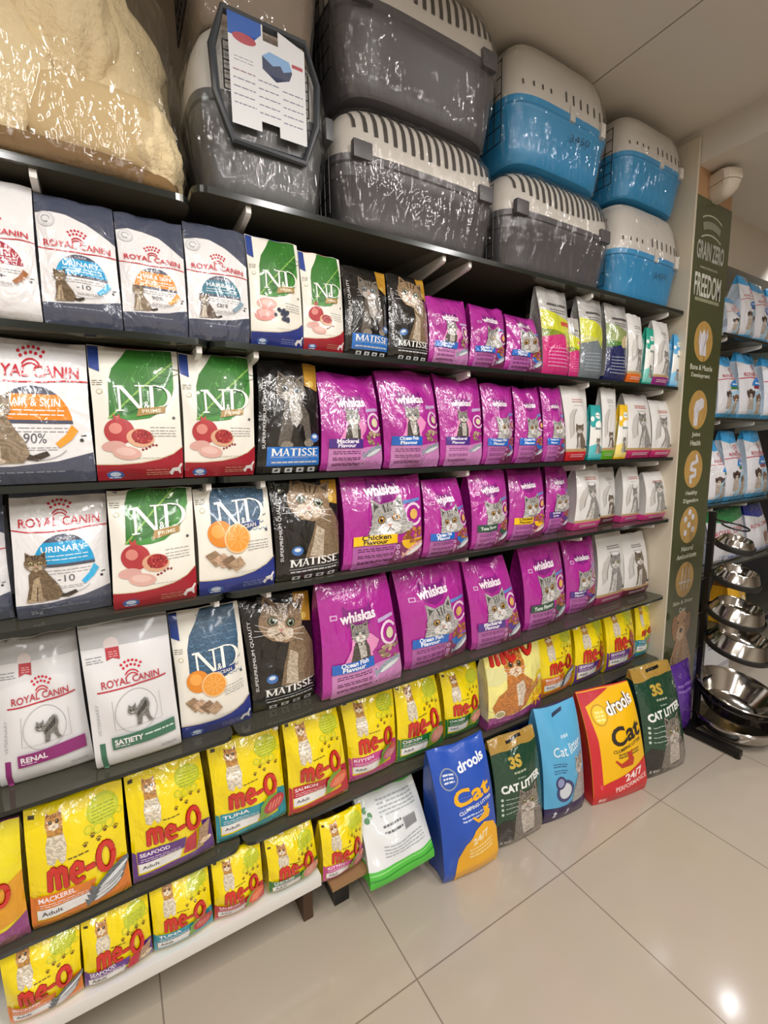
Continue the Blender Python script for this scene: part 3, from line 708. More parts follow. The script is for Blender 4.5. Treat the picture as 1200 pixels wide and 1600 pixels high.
def d_dog(kind, ar):
    A = Art(ar, 'dcdce2', 'gloss', [(0, .07, '5ab4e4'), (.86, 2, '3aa0de')], side='c4d4e4')
    A.p = 'top_panel'; A.poly([(0, .86), (.3, .82), (.7, .84), (1, .90), (1, 1.03), (0, 1.03)], '3aa0de'); A.p = 'base_panel'; A.poly([(.25, 0), (1, 0), (1, .42), (.6, .44), (.3, .36)], 'a8cce4'); A.rect(0, 0, 1, .07, '4aa8e0')
    A.p = 'brand_lettering'; crown(A, .5, .74, .22, 'c04858'); A.text('ROYAL CANIN', .5, .665, .7, .07, 'c04858', .01)
    A.p = 'printed_artwork'; A.stroke([(0, .60), (.3, .62), (.6, .615), (1, .65)], .018, 'c04858')
    A.p = 'flavour_panel'; A.ell(.62, .50, .26, .16, '1f7fd0', a0=0, a1=180, n=18); A.lines(.45, .8, [.535], .03, 'dcecf8', 2); A.rect(.42, .455, .78, .50, {'green': '3c7c4c', 'maroon': '8c2440', 'blue': '2c5ca8', 'grey': '7a8088'}[kind])
    A.p = 'animal_picture'
    for x, y, c in ((.32, .34, '4a3a34'), (.62, .28, '7a5a44')):
        A.poly([(x-.1, y-.20), (x-.08, y-.02), (x+.08, y-.02), (x+.11, y-.20)], 'b8aca0', True); A.ell(x, y+.03, .085, .10, c, True); A.ell(x, y-.01, .045, .06, 'd8ccc0', True)
        A.ell(x-.09, y+.03, .035, .075, c, True, 15); A.ell(x+.09, y+.03, .035, .075, c, True, -15); A.ell(x, y+.0, .018, c='141210', n=8)
        for s in (-1, 1): A.ell(x+s*.035, y+.045, .012, c='141210', n=6)
    return A
def d_dogl(kind, ar):
    c = {'green': '1f8448', 'navy': '22308c'}[kind]
    A = Art(ar, 'd4d4da', 'gloss', [(.80, 2, c)], side='b4b8c8')
    A.poly([(0, .80), (.5, .74), (1, .80), (1, 1.02), (0, 1.02)], c)
    A.p = 'brand_lettering'; A.text('ROYAL CANIN', .5, .60, .8, .08, 'bc4c54', .01, 4)
    A.p = 'animal_picture'; A.ell(.68, .32, .12, .14, 'b0705a', True); A.ell(.68, .26, .07, .08, 'd8bca8', True); A.ell(.58, .34, .04, .1, '8c5040', True, 15); A.ell(.78, .34, .04, .1, '8c5040', True, -15)
    for s in (-1, 1): A.ell(.68+s*.045, .34, .014, c='1a1210', n=6)
    A.ell(.68, .28, .02, c='1a1210', n=6)
    A.p = 'flavour_panel'; A.rect(.15, .05, .95, .17, 'b4c0dc'); A.text('L', .28, .11, .06, .08, '22308c', .04); A.lines(.4, .85, [.11], .03, '5a6aa8', 3)
    return A
def d_drools(kind, ar):
    if kind == 'blue':
        A = Art(ar, '1f4fb4', 'satin', side='1a459c'); yl, wh = 'eeb01c', 'e8ecf4'
        A.poly([(.18, 0), (1, 0), (1, .30), (.92, .385), (.72, .43), (.52, .405), (.34, .33), (.22, .22), (.17, .1)], yl)
        A.ell(.24, .80, .15, c='8a94a8'); A.ell(.24, .80, .13, c='2a54ac'); A.lines(.15, .33, [.83, .805, .78], .025, 'd4dcec', 2)
        A.lines(.2, .5, [.02], .02, '6a5a20', 2)
        for y in (.62, .60, .55, .53): A.stroke([(.30, y+.03), (.86, y+.05)], .001, wh)
        A.text('CLUMPING LITTER', .60, .578, .62, .05, wh, .02, 8); A.lines(.33, .85, [.525, .50], .022, 'b8c8e8', 12)
        A.text('24/7', .62, .335, .34, .11, 'f4e8c0', .03, 6); A.lines(.40, .86, [.27, .24, .21], .03, 'f4dc94', 4)
        cy, cc, ca = .46, yl, .72
        A.p = 'brand_lettering'; A.text('drools', .66, .875, .5, .15, 'f0f4fa', .03, 8); A.text('Cat', .57, .67, .66, .24, yl, .03, 8)
    else:
        A = Art(ar, 'eeb800', 'satin', [(0, .08, 'c8242c')], side='b82028'); yl, wh = 'c8242c', '3a2a20'
        A.poly([(0, 0), (1, 0), (1, .34), (.5, .26), (.15, .20), (.14, .6), (.08, .88), (0, .95)], 'c8242c')
        A.poly([(0, .95), (.08, .88), (.3, .93), (.62, 1.0), (.62, 1.03), (0, 1.03)], 'c02a38')
        A.ell(.26, .80, .13, c='c89a10'); A.ell(.26, .80, .11, c='f4cc30'); A.lines(.19, .33, [.82, .79, .76], .03, 'fae890', 2)
        A.text('CLUMPING LITTER', .63, .505, .58, .045, '4a3818', .02, 6); A.lines(.42, .85, [.455, .43], .022, '7a6018', 12)
        A.text('24/7', .70, .235, .36, .11, 'f4e0dc', .03, 6); A.text('PERFORMANCE', .66, .155, .62, .07, 'ecc8c4', .02, 6); A.lines(.1, .22, [.055, .035], .03, 'ecc8c4', 4)
        cy, cc, ca = .345, 'b8341c', .58
        A.p = 'brand_lettering'; A.text('drools', .66, .86, .55, .17, '3a2a20', .09, 10); A.text('drools', .66, .86, .55, .17, 'f4f0ec', .03, 10); A.text('Cat', .64, .62, .60, .24, '2c241c', .03, 6)
    A.p = 'printed_artwork'
    k = 1/A.ar; P = lambda x, y: (ca+x, cy+y*k)
    A.poly([P(-.12, -.02), P(.1, -.02), P(.14, .06), P(.10, .12), P(.12, .2), P(.06, .16), P(.0, .18), P(.02, .08), P(-.12, .04), P(-.2, .10), P(-.22, .08)], cc)
    return A
def d_litter(ar):
    A = Art(ar, '12402c', 'gloss', [(0, .02, 'a88c48'), (.90, 2, 'a8853c')], side='10382a')
    A.poly([(0, .88), (1, .93), (1, 1.03), (0, 1.03)], 'a8853c'); A.poly([(.34, .945), (.68, .96), (.68, .985), (.34, .97)], '0c0c0c')
    A.p = 'brand_lettering'; A.text('3S', .42, .80, .26, .17, 'c0a040', .05); A.text('CAT LITTER', .52, .60, .86, .13, 'e8ece8', .05, 5)
    A.p = 'printed_artwork'; A.lines(.35, .6, [.715], .03, 'a0a890', 3); A.lines(.40, .56, [.665], .02, '8ca090', 3)
    for y in (.49, .445, .40, .355): A.ell(.10, y, .025, c='b8c8bc', n=8); A.lines(.16, .42, [y], .012, 'b8c8bc', int(y*1000))
    A.poly([(0, 0), (1, 0), (1, .16), (.5, .2), (.3, .28), (.12, .30), (0, .24)], '221e1e'); A.text('5 KG', .17, .075, .2, .06, 'c8c8c4', .04)
    A.p = 'animal_picture'
    A.poly([(.30, .10), (.36, .28), (.44, .38), (.78, .38), (.94, .28), (.98, .06), (.7, .03)], '6f6962', True); A.poly([(.48, .36), (.72, .36), (.76, .12), (.52, .10)], 'b0a89e', True)
    cat_head(A, .62, .41, .22, '7c756c', '2c2824', 'b8b0a6', 'a8a060')
    return A
def d_bluelit(ar):
    A = Art(ar, '56a8d4', 'satin', [(0, .15, '2c1f4c')], side='4a98c8')
    A.poly([(0, 0), (1, 0), (1, .19), (.5, .165), (0, .15)], '2c1f4c'); A.poly([(.36, .915), (.62, .945), (.64, .975), (.38, .945)], '1c2c4c')
    A.p = 'brand_lettering'; A.text('Cat litter', .56, .66, .68, .17, 'dcecf4', .01, 6); A.lines(.42, .6, [.76], .05, 'b4d8ec', 3)
    A.p = 'printed_artwork'; A.lines(.2, .46, [.54, .52, .485, .465], .016, '2c5a84', 4)
    A.ell(.42, .30, .20, c='3c4474'); A.ell(.42, .30, .14, c='c8d0d8'); A.ell(.32, .38, .11, c='3a3460'); A.ell(.32, .38, .075, c='8890b8')
    for x in (.22, .5):
        for y in (.10, .065): A.ell(x, y, .035, c='d0d0e0', n=10)
    A.p = 'animal_picture'
    A.poly([(.62, .15), (.66, .34), (.72, .44), (.92, .44), (.985, .34), (.985, .17)], '9c9a98', True); cat_head(A, .80, .49, .16, 'a4a2a0', '54524f', 'd4d2d0', 'a8b080')
    return A
DES = {}
def design(d, v, ar):
    key = (d, v, round(ar*4)/4)
    if key not in DES:
        r = max(.75, key[2])
        if d == 'rcare': A = d_rcare(v, r, r > 1.6)
        elif d == 'nd':
            A = d_nd(v, r*(1.25 if r < 1.65 else 1)); A.bm = 1.25 if r < 1.65 else 1.0; A.ar = r
        elif d == 'matisse': A = d_matisse(v, r)
        elif d in ('kitten', 'adult'): A = d_whisk(d, v, r, 1.0 if r > 1.15 else 1.13)
        elif d == 'vet': A = d_vet(v, r)
        elif d == 'meo': A = d_meo(v, r, 1.0 if r > 1.2 else .92)
        elif d == 'meobig': A = d_meobig(v, r)
        elif d == 'swirl': A = d_swirl({'orange': 'd8681c', 'purple': '8c2878', 'red': 'c01c28', 'green': '5aa01c', 'rose': 'c0286c', 'pink': 'c83a84', 'maroon': '5c1c30', 'tabby': '9c2c64'}[v], r, '6a5e52' if v in ('red', 'green', 'maroon') else '8a8886')
        elif d == 'slim': A = d_slim(*{'mint': ('1fa088', r, '7cc8bc'), 'sky': ('4aa4dc', r, '8cc8ec'), 'teal': ('1c9c9c', r, '5cbcc4'), 'yellow': ('e4b81c', r, 'ecd87c')}[v])
        elif d == 'silver': A = d_silver(v, r)
        elif d == 'dog': A = d_dog(v, r)
        elif d == 'dogl': A = d_dogl(v, r)
        elif d == 'drools': A = d_drools(v, r)
        elif d == 'litter': A = d_litter(r)
        elif d == 'bluelit': A = d_bluelit(r)
        DES[key] = A
    return DES[key]
# ------------------------------------------------------------------ setting
def wallmat(name, c, rough=.7, sc=40, st=.05): return mat(name, c, rough, bump=[(sc, 3, 0, st, .002, (1, 1, 1))])
PAINT = wallmat('cream_wall_paint', 'cfc6b8'); CEIL = wallmat('ceiling_paint', 'd6cfc4', .6); DARK = mat('dark_wall_laminate', '2b231d', .5); TAUPE = wallmat('taupe_wall_paint', '8b7c68')
CREAM = mat('cream_laminate', 'cfc5b2', .4); TAN = mat('tan_wood', 'b08a66', .5)
WHITE = mat('white_powder_coat', 'dcdad6', .35); BLACK = mat('black_metal', '131211', .35, .2)
def floor_mat():
    m = bpy.data.materials.new('polished_beige_tile'); nt, N, L, P = nodes(m)
    tc = N.new('ShaderNodeTexCoord'); mp = N.new('ShaderNodeMapping'); mp.inputs['Location'].default_value = (-.592+.0015, -.86+.0015, 0); mp.inputs['Rotation'].default_value = (0, 0, 0)
    L.new(tc.outputs['Object'], mp.inputs[0])
    br = N.new('ShaderNodeTexBrick'); br.offset = 0; br.squash = 1
    br.inputs['Scale'].default_value = 1; br.inputs['Brick Width'].default_value = .595; br.inputs['Row Height'].default_value = .595; br.inputs['Mortar Size'].default_value = .0022; br.inputs['Mortar Smooth'].default_value = .2
    br.inputs['Color1'].default_value = hx('b7ab9b'); br.inputs['Color2'].default_value = hx('baae9f'); br.inputs['Mortar'].default_value = hx('85796c')
    L.new(mp.outputs[0], br.inputs['Vector'])
    nz = N.new('ShaderNodeTexNoise'); nz.inputs['Scale'].default_value = 2.5; nz.inputs['Detail'].default_value = 3; L.new(tc.outputs['Object'], nz.inputs['Vector'])
    mx = N.new('ShaderNodeMix'); mx.data_type = 'RGBA'; mx.blend_type = 'MULTIPLY'; mx.inputs[0].default_value = .10
    L.new(br.outputs['Color'], mx.inputs[6]); L.new(nz.outputs['Color'], mx.inputs[7]); L.new(mx.outputs[2], P.inputs['Base Color'])
    P.inputs['Roughness'].default_value = .11; P.inputs['Specular IOR Level'].default_value = .45
    return m
struct(bx('floor', (-3, -4, -.05), (7, 1.6, 0), floor_mat()))
BK = 1.47
struct(bx('wall_back', (-3, BK, 0), (2.27, BK+.08, 2.02), DARK)); struct(bx('wall_back_upper', (-3, BK, 2.02), (2.27, BK+.08, 2.8), TAUPE))
struct(bx('wall_left', (-3.08, -4, 0), (-3, 1.6, 2.8), PAINT)); struct(bx('wall_front', (-3, -4.08, 0), (7, -4, 2.8), PAINT)); struct(bx('wall_right', (7, -4, 0), (7.08, 1.6, 2.8), PAINT))
struct(bx('ceiling', (-3, -4, CZ), (1.640, 1.55, CZ+.05), CEIL)); struct(bx('ceiling', (1.646, -4, CZ), (2.27, 1.55, CZ+.05), CEIL))
struct(bx('trim_1', (1.6, -4, CZ+.051), (1.7, 1.55, CZ+.06), BLACK), 'dark joint line across the ceiling')
struct(bx('ceiling', (2.27, -4, 2.60), (7, 1.55, 2.79), CEIL))
struct(bx('wall_partition', (2.262, 1.137, 0), (2.585, 1.53, 2.60), TAN)); struct(bx('wall_side', (2.249, 1.128, .15), (2.262, BK, 2.70), CREAM))
struct(bx('wall_bay', (2.585, BK, 0), (7, BK+.08, 2.6), PAINT)); struct(bx('trim_2', (2.585, 1.27, 2.35), (7, BK, 2.6), PAINT), 'pinkish fascia box above the right-hand shelves')
struct(bx('wall_bay_shade', (2.585, BK-.02, 0), (5, BK, 1.93), mat('navy_grey_shade', '262a38', .6)))  # dark sheet standing in for shade and deeper stock between the bags

# ------------------------------------------------------------------ glass shelves
def glass_mat():
    m = bpy.data.materials.new('tinted_glass'); m.use_nodes = True; nt = m.node_tree; N, L = nt.nodes, nt.links; N.clear()
    o = N.new('ShaderNodeOutputMaterial'); t = N.new('ShaderNodeBsdfTransparent'); t.inputs[0].default_value = (.80, .82, .76, 1)
    g = N.new('ShaderNodeBsdfGlossy'); g.inputs['Roughness'].default_value = .03; g.inputs['Color'].default_value = (.9, .95, .92, 1)
    fr = N.new('ShaderNodeFresnel'); fr.inputs['IOR'].default_value = 1.5; mx = N.new('ShaderNodeMixShader')
    df = N.new('ShaderNodeBsdfDiffuse'); df.inputs[0].default_value = hx('9c9884'); m0 = N.new('ShaderNodeMixShader'); m0.inputs[0].default_value = .20; L.new(t.outputs[0], m0.inputs[1]); L.new(df.outputs[0], m0.inputs[2])
    L.new(fr.outputs[0], mx.inputs[0]); L.new(m0.outputs[0], mx.inputs[1]); L.new(g.outputs[0], mx.inputs[2]); L.new(mx.outputs[0], o.inputs[0]); return m
GLASS = glass_mat(); EDGE = mat('dark_glass_edge', '1b211e', .15, spec=.6)
def glass_shelf(label, x0, x1, z, y0=1.13, t=.014, brackets=(), cr=.03):
    n = 6; pts = []
    for cx, cy, a0 in ((x1-cr, y0+cr, -90),): pts += [(cx+cr*math.cos(math.radians(a0+90*i/n)), cy+cr*math.sin(math.radians(a0+90*i/n))) for i in range(n+1)]
    pts += [(x1, BK-.012), (x0, BK-.012)]
    pts += [(x0+cr-cr*math.cos(math.radians(90*i/n)), y0+cr-cr*math.sin(math.radians(90*i/n))) for i in range(n+1)]
    k = len(pts); V = [(x, y, -t) for x, y in pts]+[(x, y, 0) for x, y in pts]
    F = [tuple(range(k))[::-1], tuple(range(k, 2*k))]+[(i, (i+1) % k, k+(i+1) % k, k+i) for i in range(k)]
    o = mesh_obj('glass_shelf', V, F, [GLASS, EDGE], loc=(0, 0, z-.0005))
    for p in o.data.polygons: p.material_index = 0 if abs(p.normal.z) > .5 else 1
    tag(o, label, 'shelf', 'tinted glass shelves')
    for bxx in brackets:
        m = MB(); w = .006
        prof = [(y0+.012, -t-.001), (BK-.013, -t-.001), (BK-.013, -t-.055), (y0+.02, -t-.020), (y0+.012, -t-.016)]
        m.add([(bxx-w, y, zz) for y, zz in prof]+[(bxx+w, y, zz) for y, zz in prof], [(0, 1, 2, 3, 4), (9, 8, 7, 6, 5)]+[(i, 5+i, 5+(i+1) % 5, (i+1) % 5) for i in range(5)])
        m.build('bracket', WHITE, o)
    return o
SZ = {1: 1.996, 2: 1.671, 3: 1.357, 4: 1.069, 5: .69, 6: .37, 7: .19}
LV = {1: 'top', 2: 'second', 3: 'third', 4: 'fourth', 5: 'fifth', 6: 'lowest'}
glass_shelf('tinted glass shelf under the wrapped plush bed, top left', -1.1, .197, 1.966, brackets=(-.08, -.6))
glass_shelf('tinted glass shelf with white brackets under the stacked pet carriers', .203, 2.246, 1.996, brackets=(.325, .90, 1.0, 1.6, 2.12))
for r in range(2, 7):
    glass_shelf('left pane of the %s glass shelf down, reaching the left edge' % LV[r], -1.1, .215, SZ[r], t=.014 if r < 5 else .010, brackets=(-.35, .195) if r < 5 else (-.35,))
    glass_shelf('right pane of the %s glass shelf down, ending at the cream side panel' % LV[r], .221, 2.246, SZ[r], t=.014 if r < 5 else .010, brackets=(.325, 1.0, 1.6, 2.12))
b = empty('display_plinth', (-.34, 1.27, 0)); tag(b, 'white bottom board on brown legs under the lowest yellow bags', 'shelf')
def local(o, b_): o.location = -b_.location; o.parent = b_; return o
local(bx('board', (-1.1, 1.105, .155), (.425, 1.45, .19), WHITE, None, .003), b)
for x in (.385, -.45): local(bx('leg', (x, 1.16, 0), (x+.03, 1.30, .155), mat('dark_brown_wood', '4a3222', .5)), b)
b = empty('riser_box', (.52, 1.25, 0)); tag(b, 'low black riser with a brown cardboard top under the pink-band bag', 'box')
local(bx('foot', (.485, 1.155, 0), (.535, 1.42, .135), BLACK), b); local(bx('cardboard_sheet', (.45, 1.085, .135), (.575, 1.42, .147), mat('brown_cardboard', '93714c', .8), None), b)
tag(bx('low_board', (.82, 1.30, 0), (2.245, 1.45, .10), BLACK), 'dark low board on the floor behind the litter sacks', 'board')

# ------------------------------------------------------------------ packs on the shelves
BASE = {('rcare', 'fit'): 'white pouch with red dome', ('rcare', 'urinary'): 'white and grey pouch with blue dome', ('rcare', 'hairskin'): 'white and grey pouch with orange dome', ('rcare', 'hairball'): 'white and grey pouch with teal dome',
 ('nd', 'pome'): 'cream pouch with leaf and pomegranate', ('nd', 'chicken'): 'cream pouch with leaf, chicken and berries', ('nd', 'ocean'): 'cream pouch with blue scales and oranges',
 ('matisse', 'kitten'): 'black pouch with kitten over blue band', ('matisse', 'salmon'): 'black pouch with brown tabby',
 ('vet', 'renal'): 'white pouch with purple RENAL band', ('vet', 'satiety'): 'white pouch with green SATIETY band',
 ('meobig', 'corner'): 'yellow and purple bag cut by left edge', ('meobig', 'orangecat'): 'pale yellow bag with big orange cat'}
FC = {'ocean': 'blue', 'mackerel': 'violet', 'tuna': 'dark green', 'chicken': 'yellow'}
MC = {'mackerel': 'orange', 'seafood': 'purple', 'tuna': 'teal', 'salmon': 'red', 'kitten': 'pink', 'chicken': 'green'}
VC = {'pink': 'pink', 'grey': 'grey', 'navy': 'navy', 'orange': 'orange', 'purple': 'purple', 'red': 'red', 'green': 'green', 'rose': 'crimson', 'maroon': 'maroon', 'tabby': 'plum', 'mint': 'mint', 'sky': 'sky blue', 'teal': 'teal', 'yellow': 'yellow'}
def base_label(d, v):
    if (d, v) in BASE: return BASE[d, v]
    return {'kitten': 'magenta bag with kitten and %s band' % FC.get(v), 'adult': 'magenta bag with grey cat face and %s band' % FC.get(v), 'meo': 'yellow bag with red lettering and %s band' % MC.get(v),
            'silver': 'silver-topped bag with %s foot' % VC.get(v), 'swirl': 'white pouch with cat and %s foot' % VC.get(v), 'slim': 'slim %s cat treat pack' % VC.get(v)}[d]
ROWN = {2: 'highest shelf of bags', 3: 'second shelf of bags', 4: 'third shelf of bags', 5: 'fourth shelf of bags', 6: 'fifth shelf of bags', 7: 'bottom board'}
ORD = ['leftmost', 'second', 'third', 'fourth', 'fifth']
NAME = {'slim': 'cat_treat_pack'}
BAGS=[
(2,'rcare','fit',-0.219,-0.091,-0.215,-0.088,0.254,1.150),
(2,'rcare','urinary',-0.089,0.047,-0.086,0.047,0.246,1.150),
(2,'rcare','hairskin',0.049,0.175,0.049,0.181,0.244,1.150),
(2,'rcare','hairball',0.177,0.313,0.183,0.320,0.255,1.150),
(2,'nd','chicken',0.316,0.448,0.322,0.453,0.255,1.150),
(2,'nd','pome',0.450,0.563,0.454,0.570,0.243,1.150),
(2,'matisse','kitten',0.567,0.700,0.575,0.712,0.233,1.150),
(2,'matisse','salmon',0.702,0.844,0.716,0.846,0.235,1.150),
(2,'kitten','ocean',0.846,0.999,0.855,1.003,0.192,1.150),
(2,'adult','ocean',1.002,1.153,1.027,1.173,0.194,1.150),
(2,'adult','ocean',1.156,1.344,1.187,1.330,0.179,1.150),
(2,'silver','pink',1.347,1.487,1.332,1.489,0.308,1.150),
(2,'silver','pink',1.490,1.546,1.491,1.554,0.208,1.150),
(2,'silver','grey',1.550,1.679,1.556,1.699,0.300,1.150),
(2,'silver','navy',1.702,1.846,1.722,1.864,0.300,1.150),
(2,'swirl','orange',1.850,1.955,1.866,1.975,0.273,1.150),
(2,'slim','mint',1.965,2.035,2.001,2.055,0.230,1.150),
(2,'swirl','purple',2.039,2.166,2.065,2.184,0.271,1.150),
(2,'slim','sky',2.177,2.245,2.220,2.265,0.226,1.150),
(3,'rcare','hairskin',-0.246,-0.029,-0.211,-0.026,0.290,1.160),
(3,'nd','pome',-0.027,0.144,-0.024,0.154,0.322,1.160),
(3,'nd','pome',0.147,0.309,0.156,0.329,0.318,1.160),
(3,'matisse','kitten',0.314,0.484,0.341,0.500,0.305,1.160),
(3,'kitten','mackerel',0.488,0.687,0.502,0.680,0.265,1.160),
(3,'kitten','ocean',0.691,0.895,0.685,0.889,0.288,1.160),
(3,'kitten','mackerel',0.898,1.071,0.896,1.081,0.284,1.160),
(3,'adult','ocean',1.074,1.216,1.090,1.236,0.266,1.160),
(3,'adult','ocean',1.219,1.371,1.244,1.373,0.267,1.160),
(3,'adult','ocean',1.375,1.493,1.380,1.488,0.267,1.160),
(3,'swirl','red',1.505,1.623,1.490,1.643,0.282,1.160),
(3,'slim','teal',1.638,1.726,1.662,1.726,0.212,1.160),
(3,'swirl','green',1.729,1.805,1.728,1.825,0.297,1.160),
(3,'slim','yellow',1.810,1.894,1.859,1.913,0.220,1.160),
(3,'swirl','rose',1.899,2.081,1.915,2.095,0.270,1.160),
(3,'swirl','rose',2.086,2.245,2.101,2.265,0.251,1.160),
(4,'rcare','urinary',-0.339,-0.205,-0.332,-0.204,0.262,1.214),
(4,'rcare','urinary',-0.196,-0.025,-0.190,-0.016,0.264,1.183),
(4,'nd','pome',-0.022,0.151,-0.014,0.162,0.259,1.145),
(4,'nd','ocean',0.158,0.343,0.164,0.347,0.251,1.147),
(4,'matisse','salmon',0.347,0.527,0.349,0.544,0.268,1.145),
(4,'adult','chicken',0.539,0.811,0.557,0.831,0.262,1.145),
(4,'adult','ocean',0.816,1.006,0.842,0.986,0.241,1.145),
(4,'adult','tuna',1.020,1.184,1.027,1.203,0.265,1.148),
(4,'adult','chicken',1.218,1.406,1.252,1.426,0.267,1.177),
(4,'adult','mackerel',1.445,1.590,1.485,1.610,0.270,1.207),
(4,'swirl','pink',1.592,1.763,1.641,1.783,0.259,1.179),
(4,'swirl','maroon',1.821,1.932,1.825,1.952,0.242,1.220),
(4,'swirl','pink',1.934,2.066,1.964,2.086,0.242,1.189),
(4,'swirl','pink',2.068,2.245,2.105,2.265,0.213,1.162),
(5,'vet','renal',-0.268,-0.092,-0.247,-0.104,0.319,1.207),
(5,'vet','satiety',-0.087,0.093,-0.097,0.085,0.334,1.161),
(5,'nd','ocean',0.098,0.272,0.089,0.261,0.321,1.185),
(5,'matisse','salmon',0.282,0.463,0.265,0.469,0.314,1.198),
(5,'kitten','ocean',0.465,0.742,0.472,0.709,0.339,1.149),
(5,'adult','ocean',0.765,1.032,0.745,1.028,0.332,1.176),
(5,'adult','mackerel',1.049,1.294,1.030,1.226,0.319,1.165),
(5,'adult','tuna',1.334,1.587,1.328,1.571,0.335,1.191),
(5,'adult','mackerel',1.625,1.815,1.626,1.826,0.318,1.220),
(5,'swirl','tabby',1.827,2.037,1.859,2.053,0.319,1.220),
(5,'swirl','maroon',2.040,2.245,2.055,2.235,0.296,1.220),
(6,'meobig','corner',-0.382,-0.238,-0.378,-0.238,0.258,1.148),
(6,'meo','mackerel',-0.234,-0.043,-0.231,-0.043,0.261,1.145),
(6,'meo','seafood',-0.039,0.151,-0.037,0.136,0.265,1.153),
(6,'meo','tuna',0.157,0.349,0.154,0.345,0.264,1.163),
(6,'meo','salmon',0.351,0.542,0.356,0.524,0.275,1.150),
(6,'meo','kitten',0.558,0.726,0.550,0.740,0.265,1.178),
(6,'meo','chicken',0.729,0.924,0.745,0.911,0.260,1.173),
(6,'meo','chicken',0.946,1.104,0.947,1.117,0.239,1.190),
(6,'meobig','orangecat',1.106,1.390,1.119,1.410,0.298,1.145),
(6,'meo','mackerel',1.445,1.640,1.438,1.660,0.276,1.188),
(6,'meo','seafood',1.648,1.868,1.682,1.887,0.272,1.191),
(6,'meo','seafood',1.870,2.097,1.889,2.093,0.300,1.181),
(6,'meo','tuna',2.131,2.245,2.144,2.262,0.272,1.199),
(7,'meo','mackerel',-0.286,-0.155,-0.298,-0.153,0.171,1.125),
(7,'meo','seafood',-0.153,-0.012,-0.150,-0.012,0.158,1.125),
(7,'meo','tuna',-0.010,0.129,-0.009,0.128,0.159,1.125),
(7,'meo','salmon',0.132,0.262,0.137,0.265,0.152,1.125),
(7,'meo','chicken',0.275,0.424,0.279,0.419,0.141,1.125),
(7,'meo','kitten',0.430,0.561,0.439,0.581,0.142,1.125),
]

cnt = {}
for q in BAGS: cnt.setdefault((q[0], base_label(q[1], q[2])), []).append(q)
for i, (r, d, v, x0, x1, t0, t1, seen, y) in enumerate(BAGS):
    z = SZ[r]+.001; bl = base_label(d, v); same = cnt[r, bl]; k = same.index((r, d, v, x0, x1, t0, t1, seen, y))
    lab = bl+', '+('' if len(same) == 1 else '%s of %d, ' % (ORD[k], len(same)))+ROWN[r]
    w = x1-x0
    h = min(seen+.006, {2: .302, 3: .290, 4: .266, 5: .345, 6: .284, 7: .160}[r])
    seen = min(seen, h)
    if r == 7 and d == 'meo' and v == 'kitten': z = .148; h = .172; seen = .168; y = 1.115
    dep = min(.09, .42*w+.012); 
    if r == 2: dep = min(.065, dep)
    if d == 'slim': dep = .035
    bul = .016 if d in ('rcare', 'vet', 'slim', 'swirl') else .022
    cre = {'kitten': 1.25, 'adult': 1.25, 'matisse': 1.0, 'meo': .8, 'swirl': .8}.get(d, .7)
    if w < .1: cre *= .5; bul *= .6
    A = design(d, v, seen/w)
    pack(NAME.get(d, 'cat_food_bag'), lab, 'bag', 'cat food bags on the '+ROWN[r], A, x0, x1, t0, t1, z, h, seen, y, dep, bul, seed=100+i, yaw=random.Random(i).uniform(-.035, .035) if d in ('kitten', 'adult', 'swirl', 'meo') else 0, crease=cre, wave=.005 if d in ('kitten', 'adult', 'meo') else .002, sag=.03 if d in ('kitten', 'adult') and i % 2 else .0)
# second rank of yellow bags, seen through the glass above them
yback = Art(1.4, 'ecd400', 'gloss', [(0, .12, 'd9761c')], side='e0c800'); yback.p = 'brand_lettering'; meo_logo(yback, .53, .42, .68)
for i, (x0, w) in enumerate(((-.24, .185), (-.04, .18), (.15, .185), (.35, .185), (.56, .17), (.74, .18), (.95, .17))):
    pack('cat_food_bag', 'yellow bag in the rear rank, %s from the left, %s' % (('first', 'second', 'third', 'fourth', 'fifth', 'sixth', 'seventh')[i], ROWN[6]), 'bag', 'cat food bags on the '+ROWN[6], yback, x0, x0+w, x0, x0+w, .371, .27, .27, 1.30, .08, .02, 700+i)
# right-hand bay
RIGHT=[
(11,'dog','grey',2.708,2.831,2.748,2.891,0.207,1.170,1.950),
(11,'dog','blue',2.838,3.007,2.872,3.023,0.337,1.170,1.950),
(11,'dog','blue',3.014,3.197,3.016,3.207,0.322,1.170,1.950),
(11,'dog','blue',3.205,3.384,3.215,3.401,0.321,1.170,1.950),
(12,'dog','green',2.677,2.909,2.719,2.914,0.320,1.170,1.545),
(12,'dog','maroon',2.916,3.206,2.905,3.186,0.417,1.170,1.545),
(12,'dog','blue',3.215,3.495,3.225,3.485,0.400,1.170,1.545),
(13,'dog','green',2.649,2.845,2.698,2.825,0.332,1.170,1.100),
(13,'dog','green',2.852,3.105,2.814,3.038,0.381,1.170,1.100),
(13,'dog','maroon',3.113,3.410,3.079,3.347,0.395,1.170,1.100),
(14,'dogl','green',2.759,3.161,2.735,3.176,0.296,1.170,0.750),
(14,'dogl','navy',3.178,3.499,3.206,3.444,0.269,1.170,0.750),
]

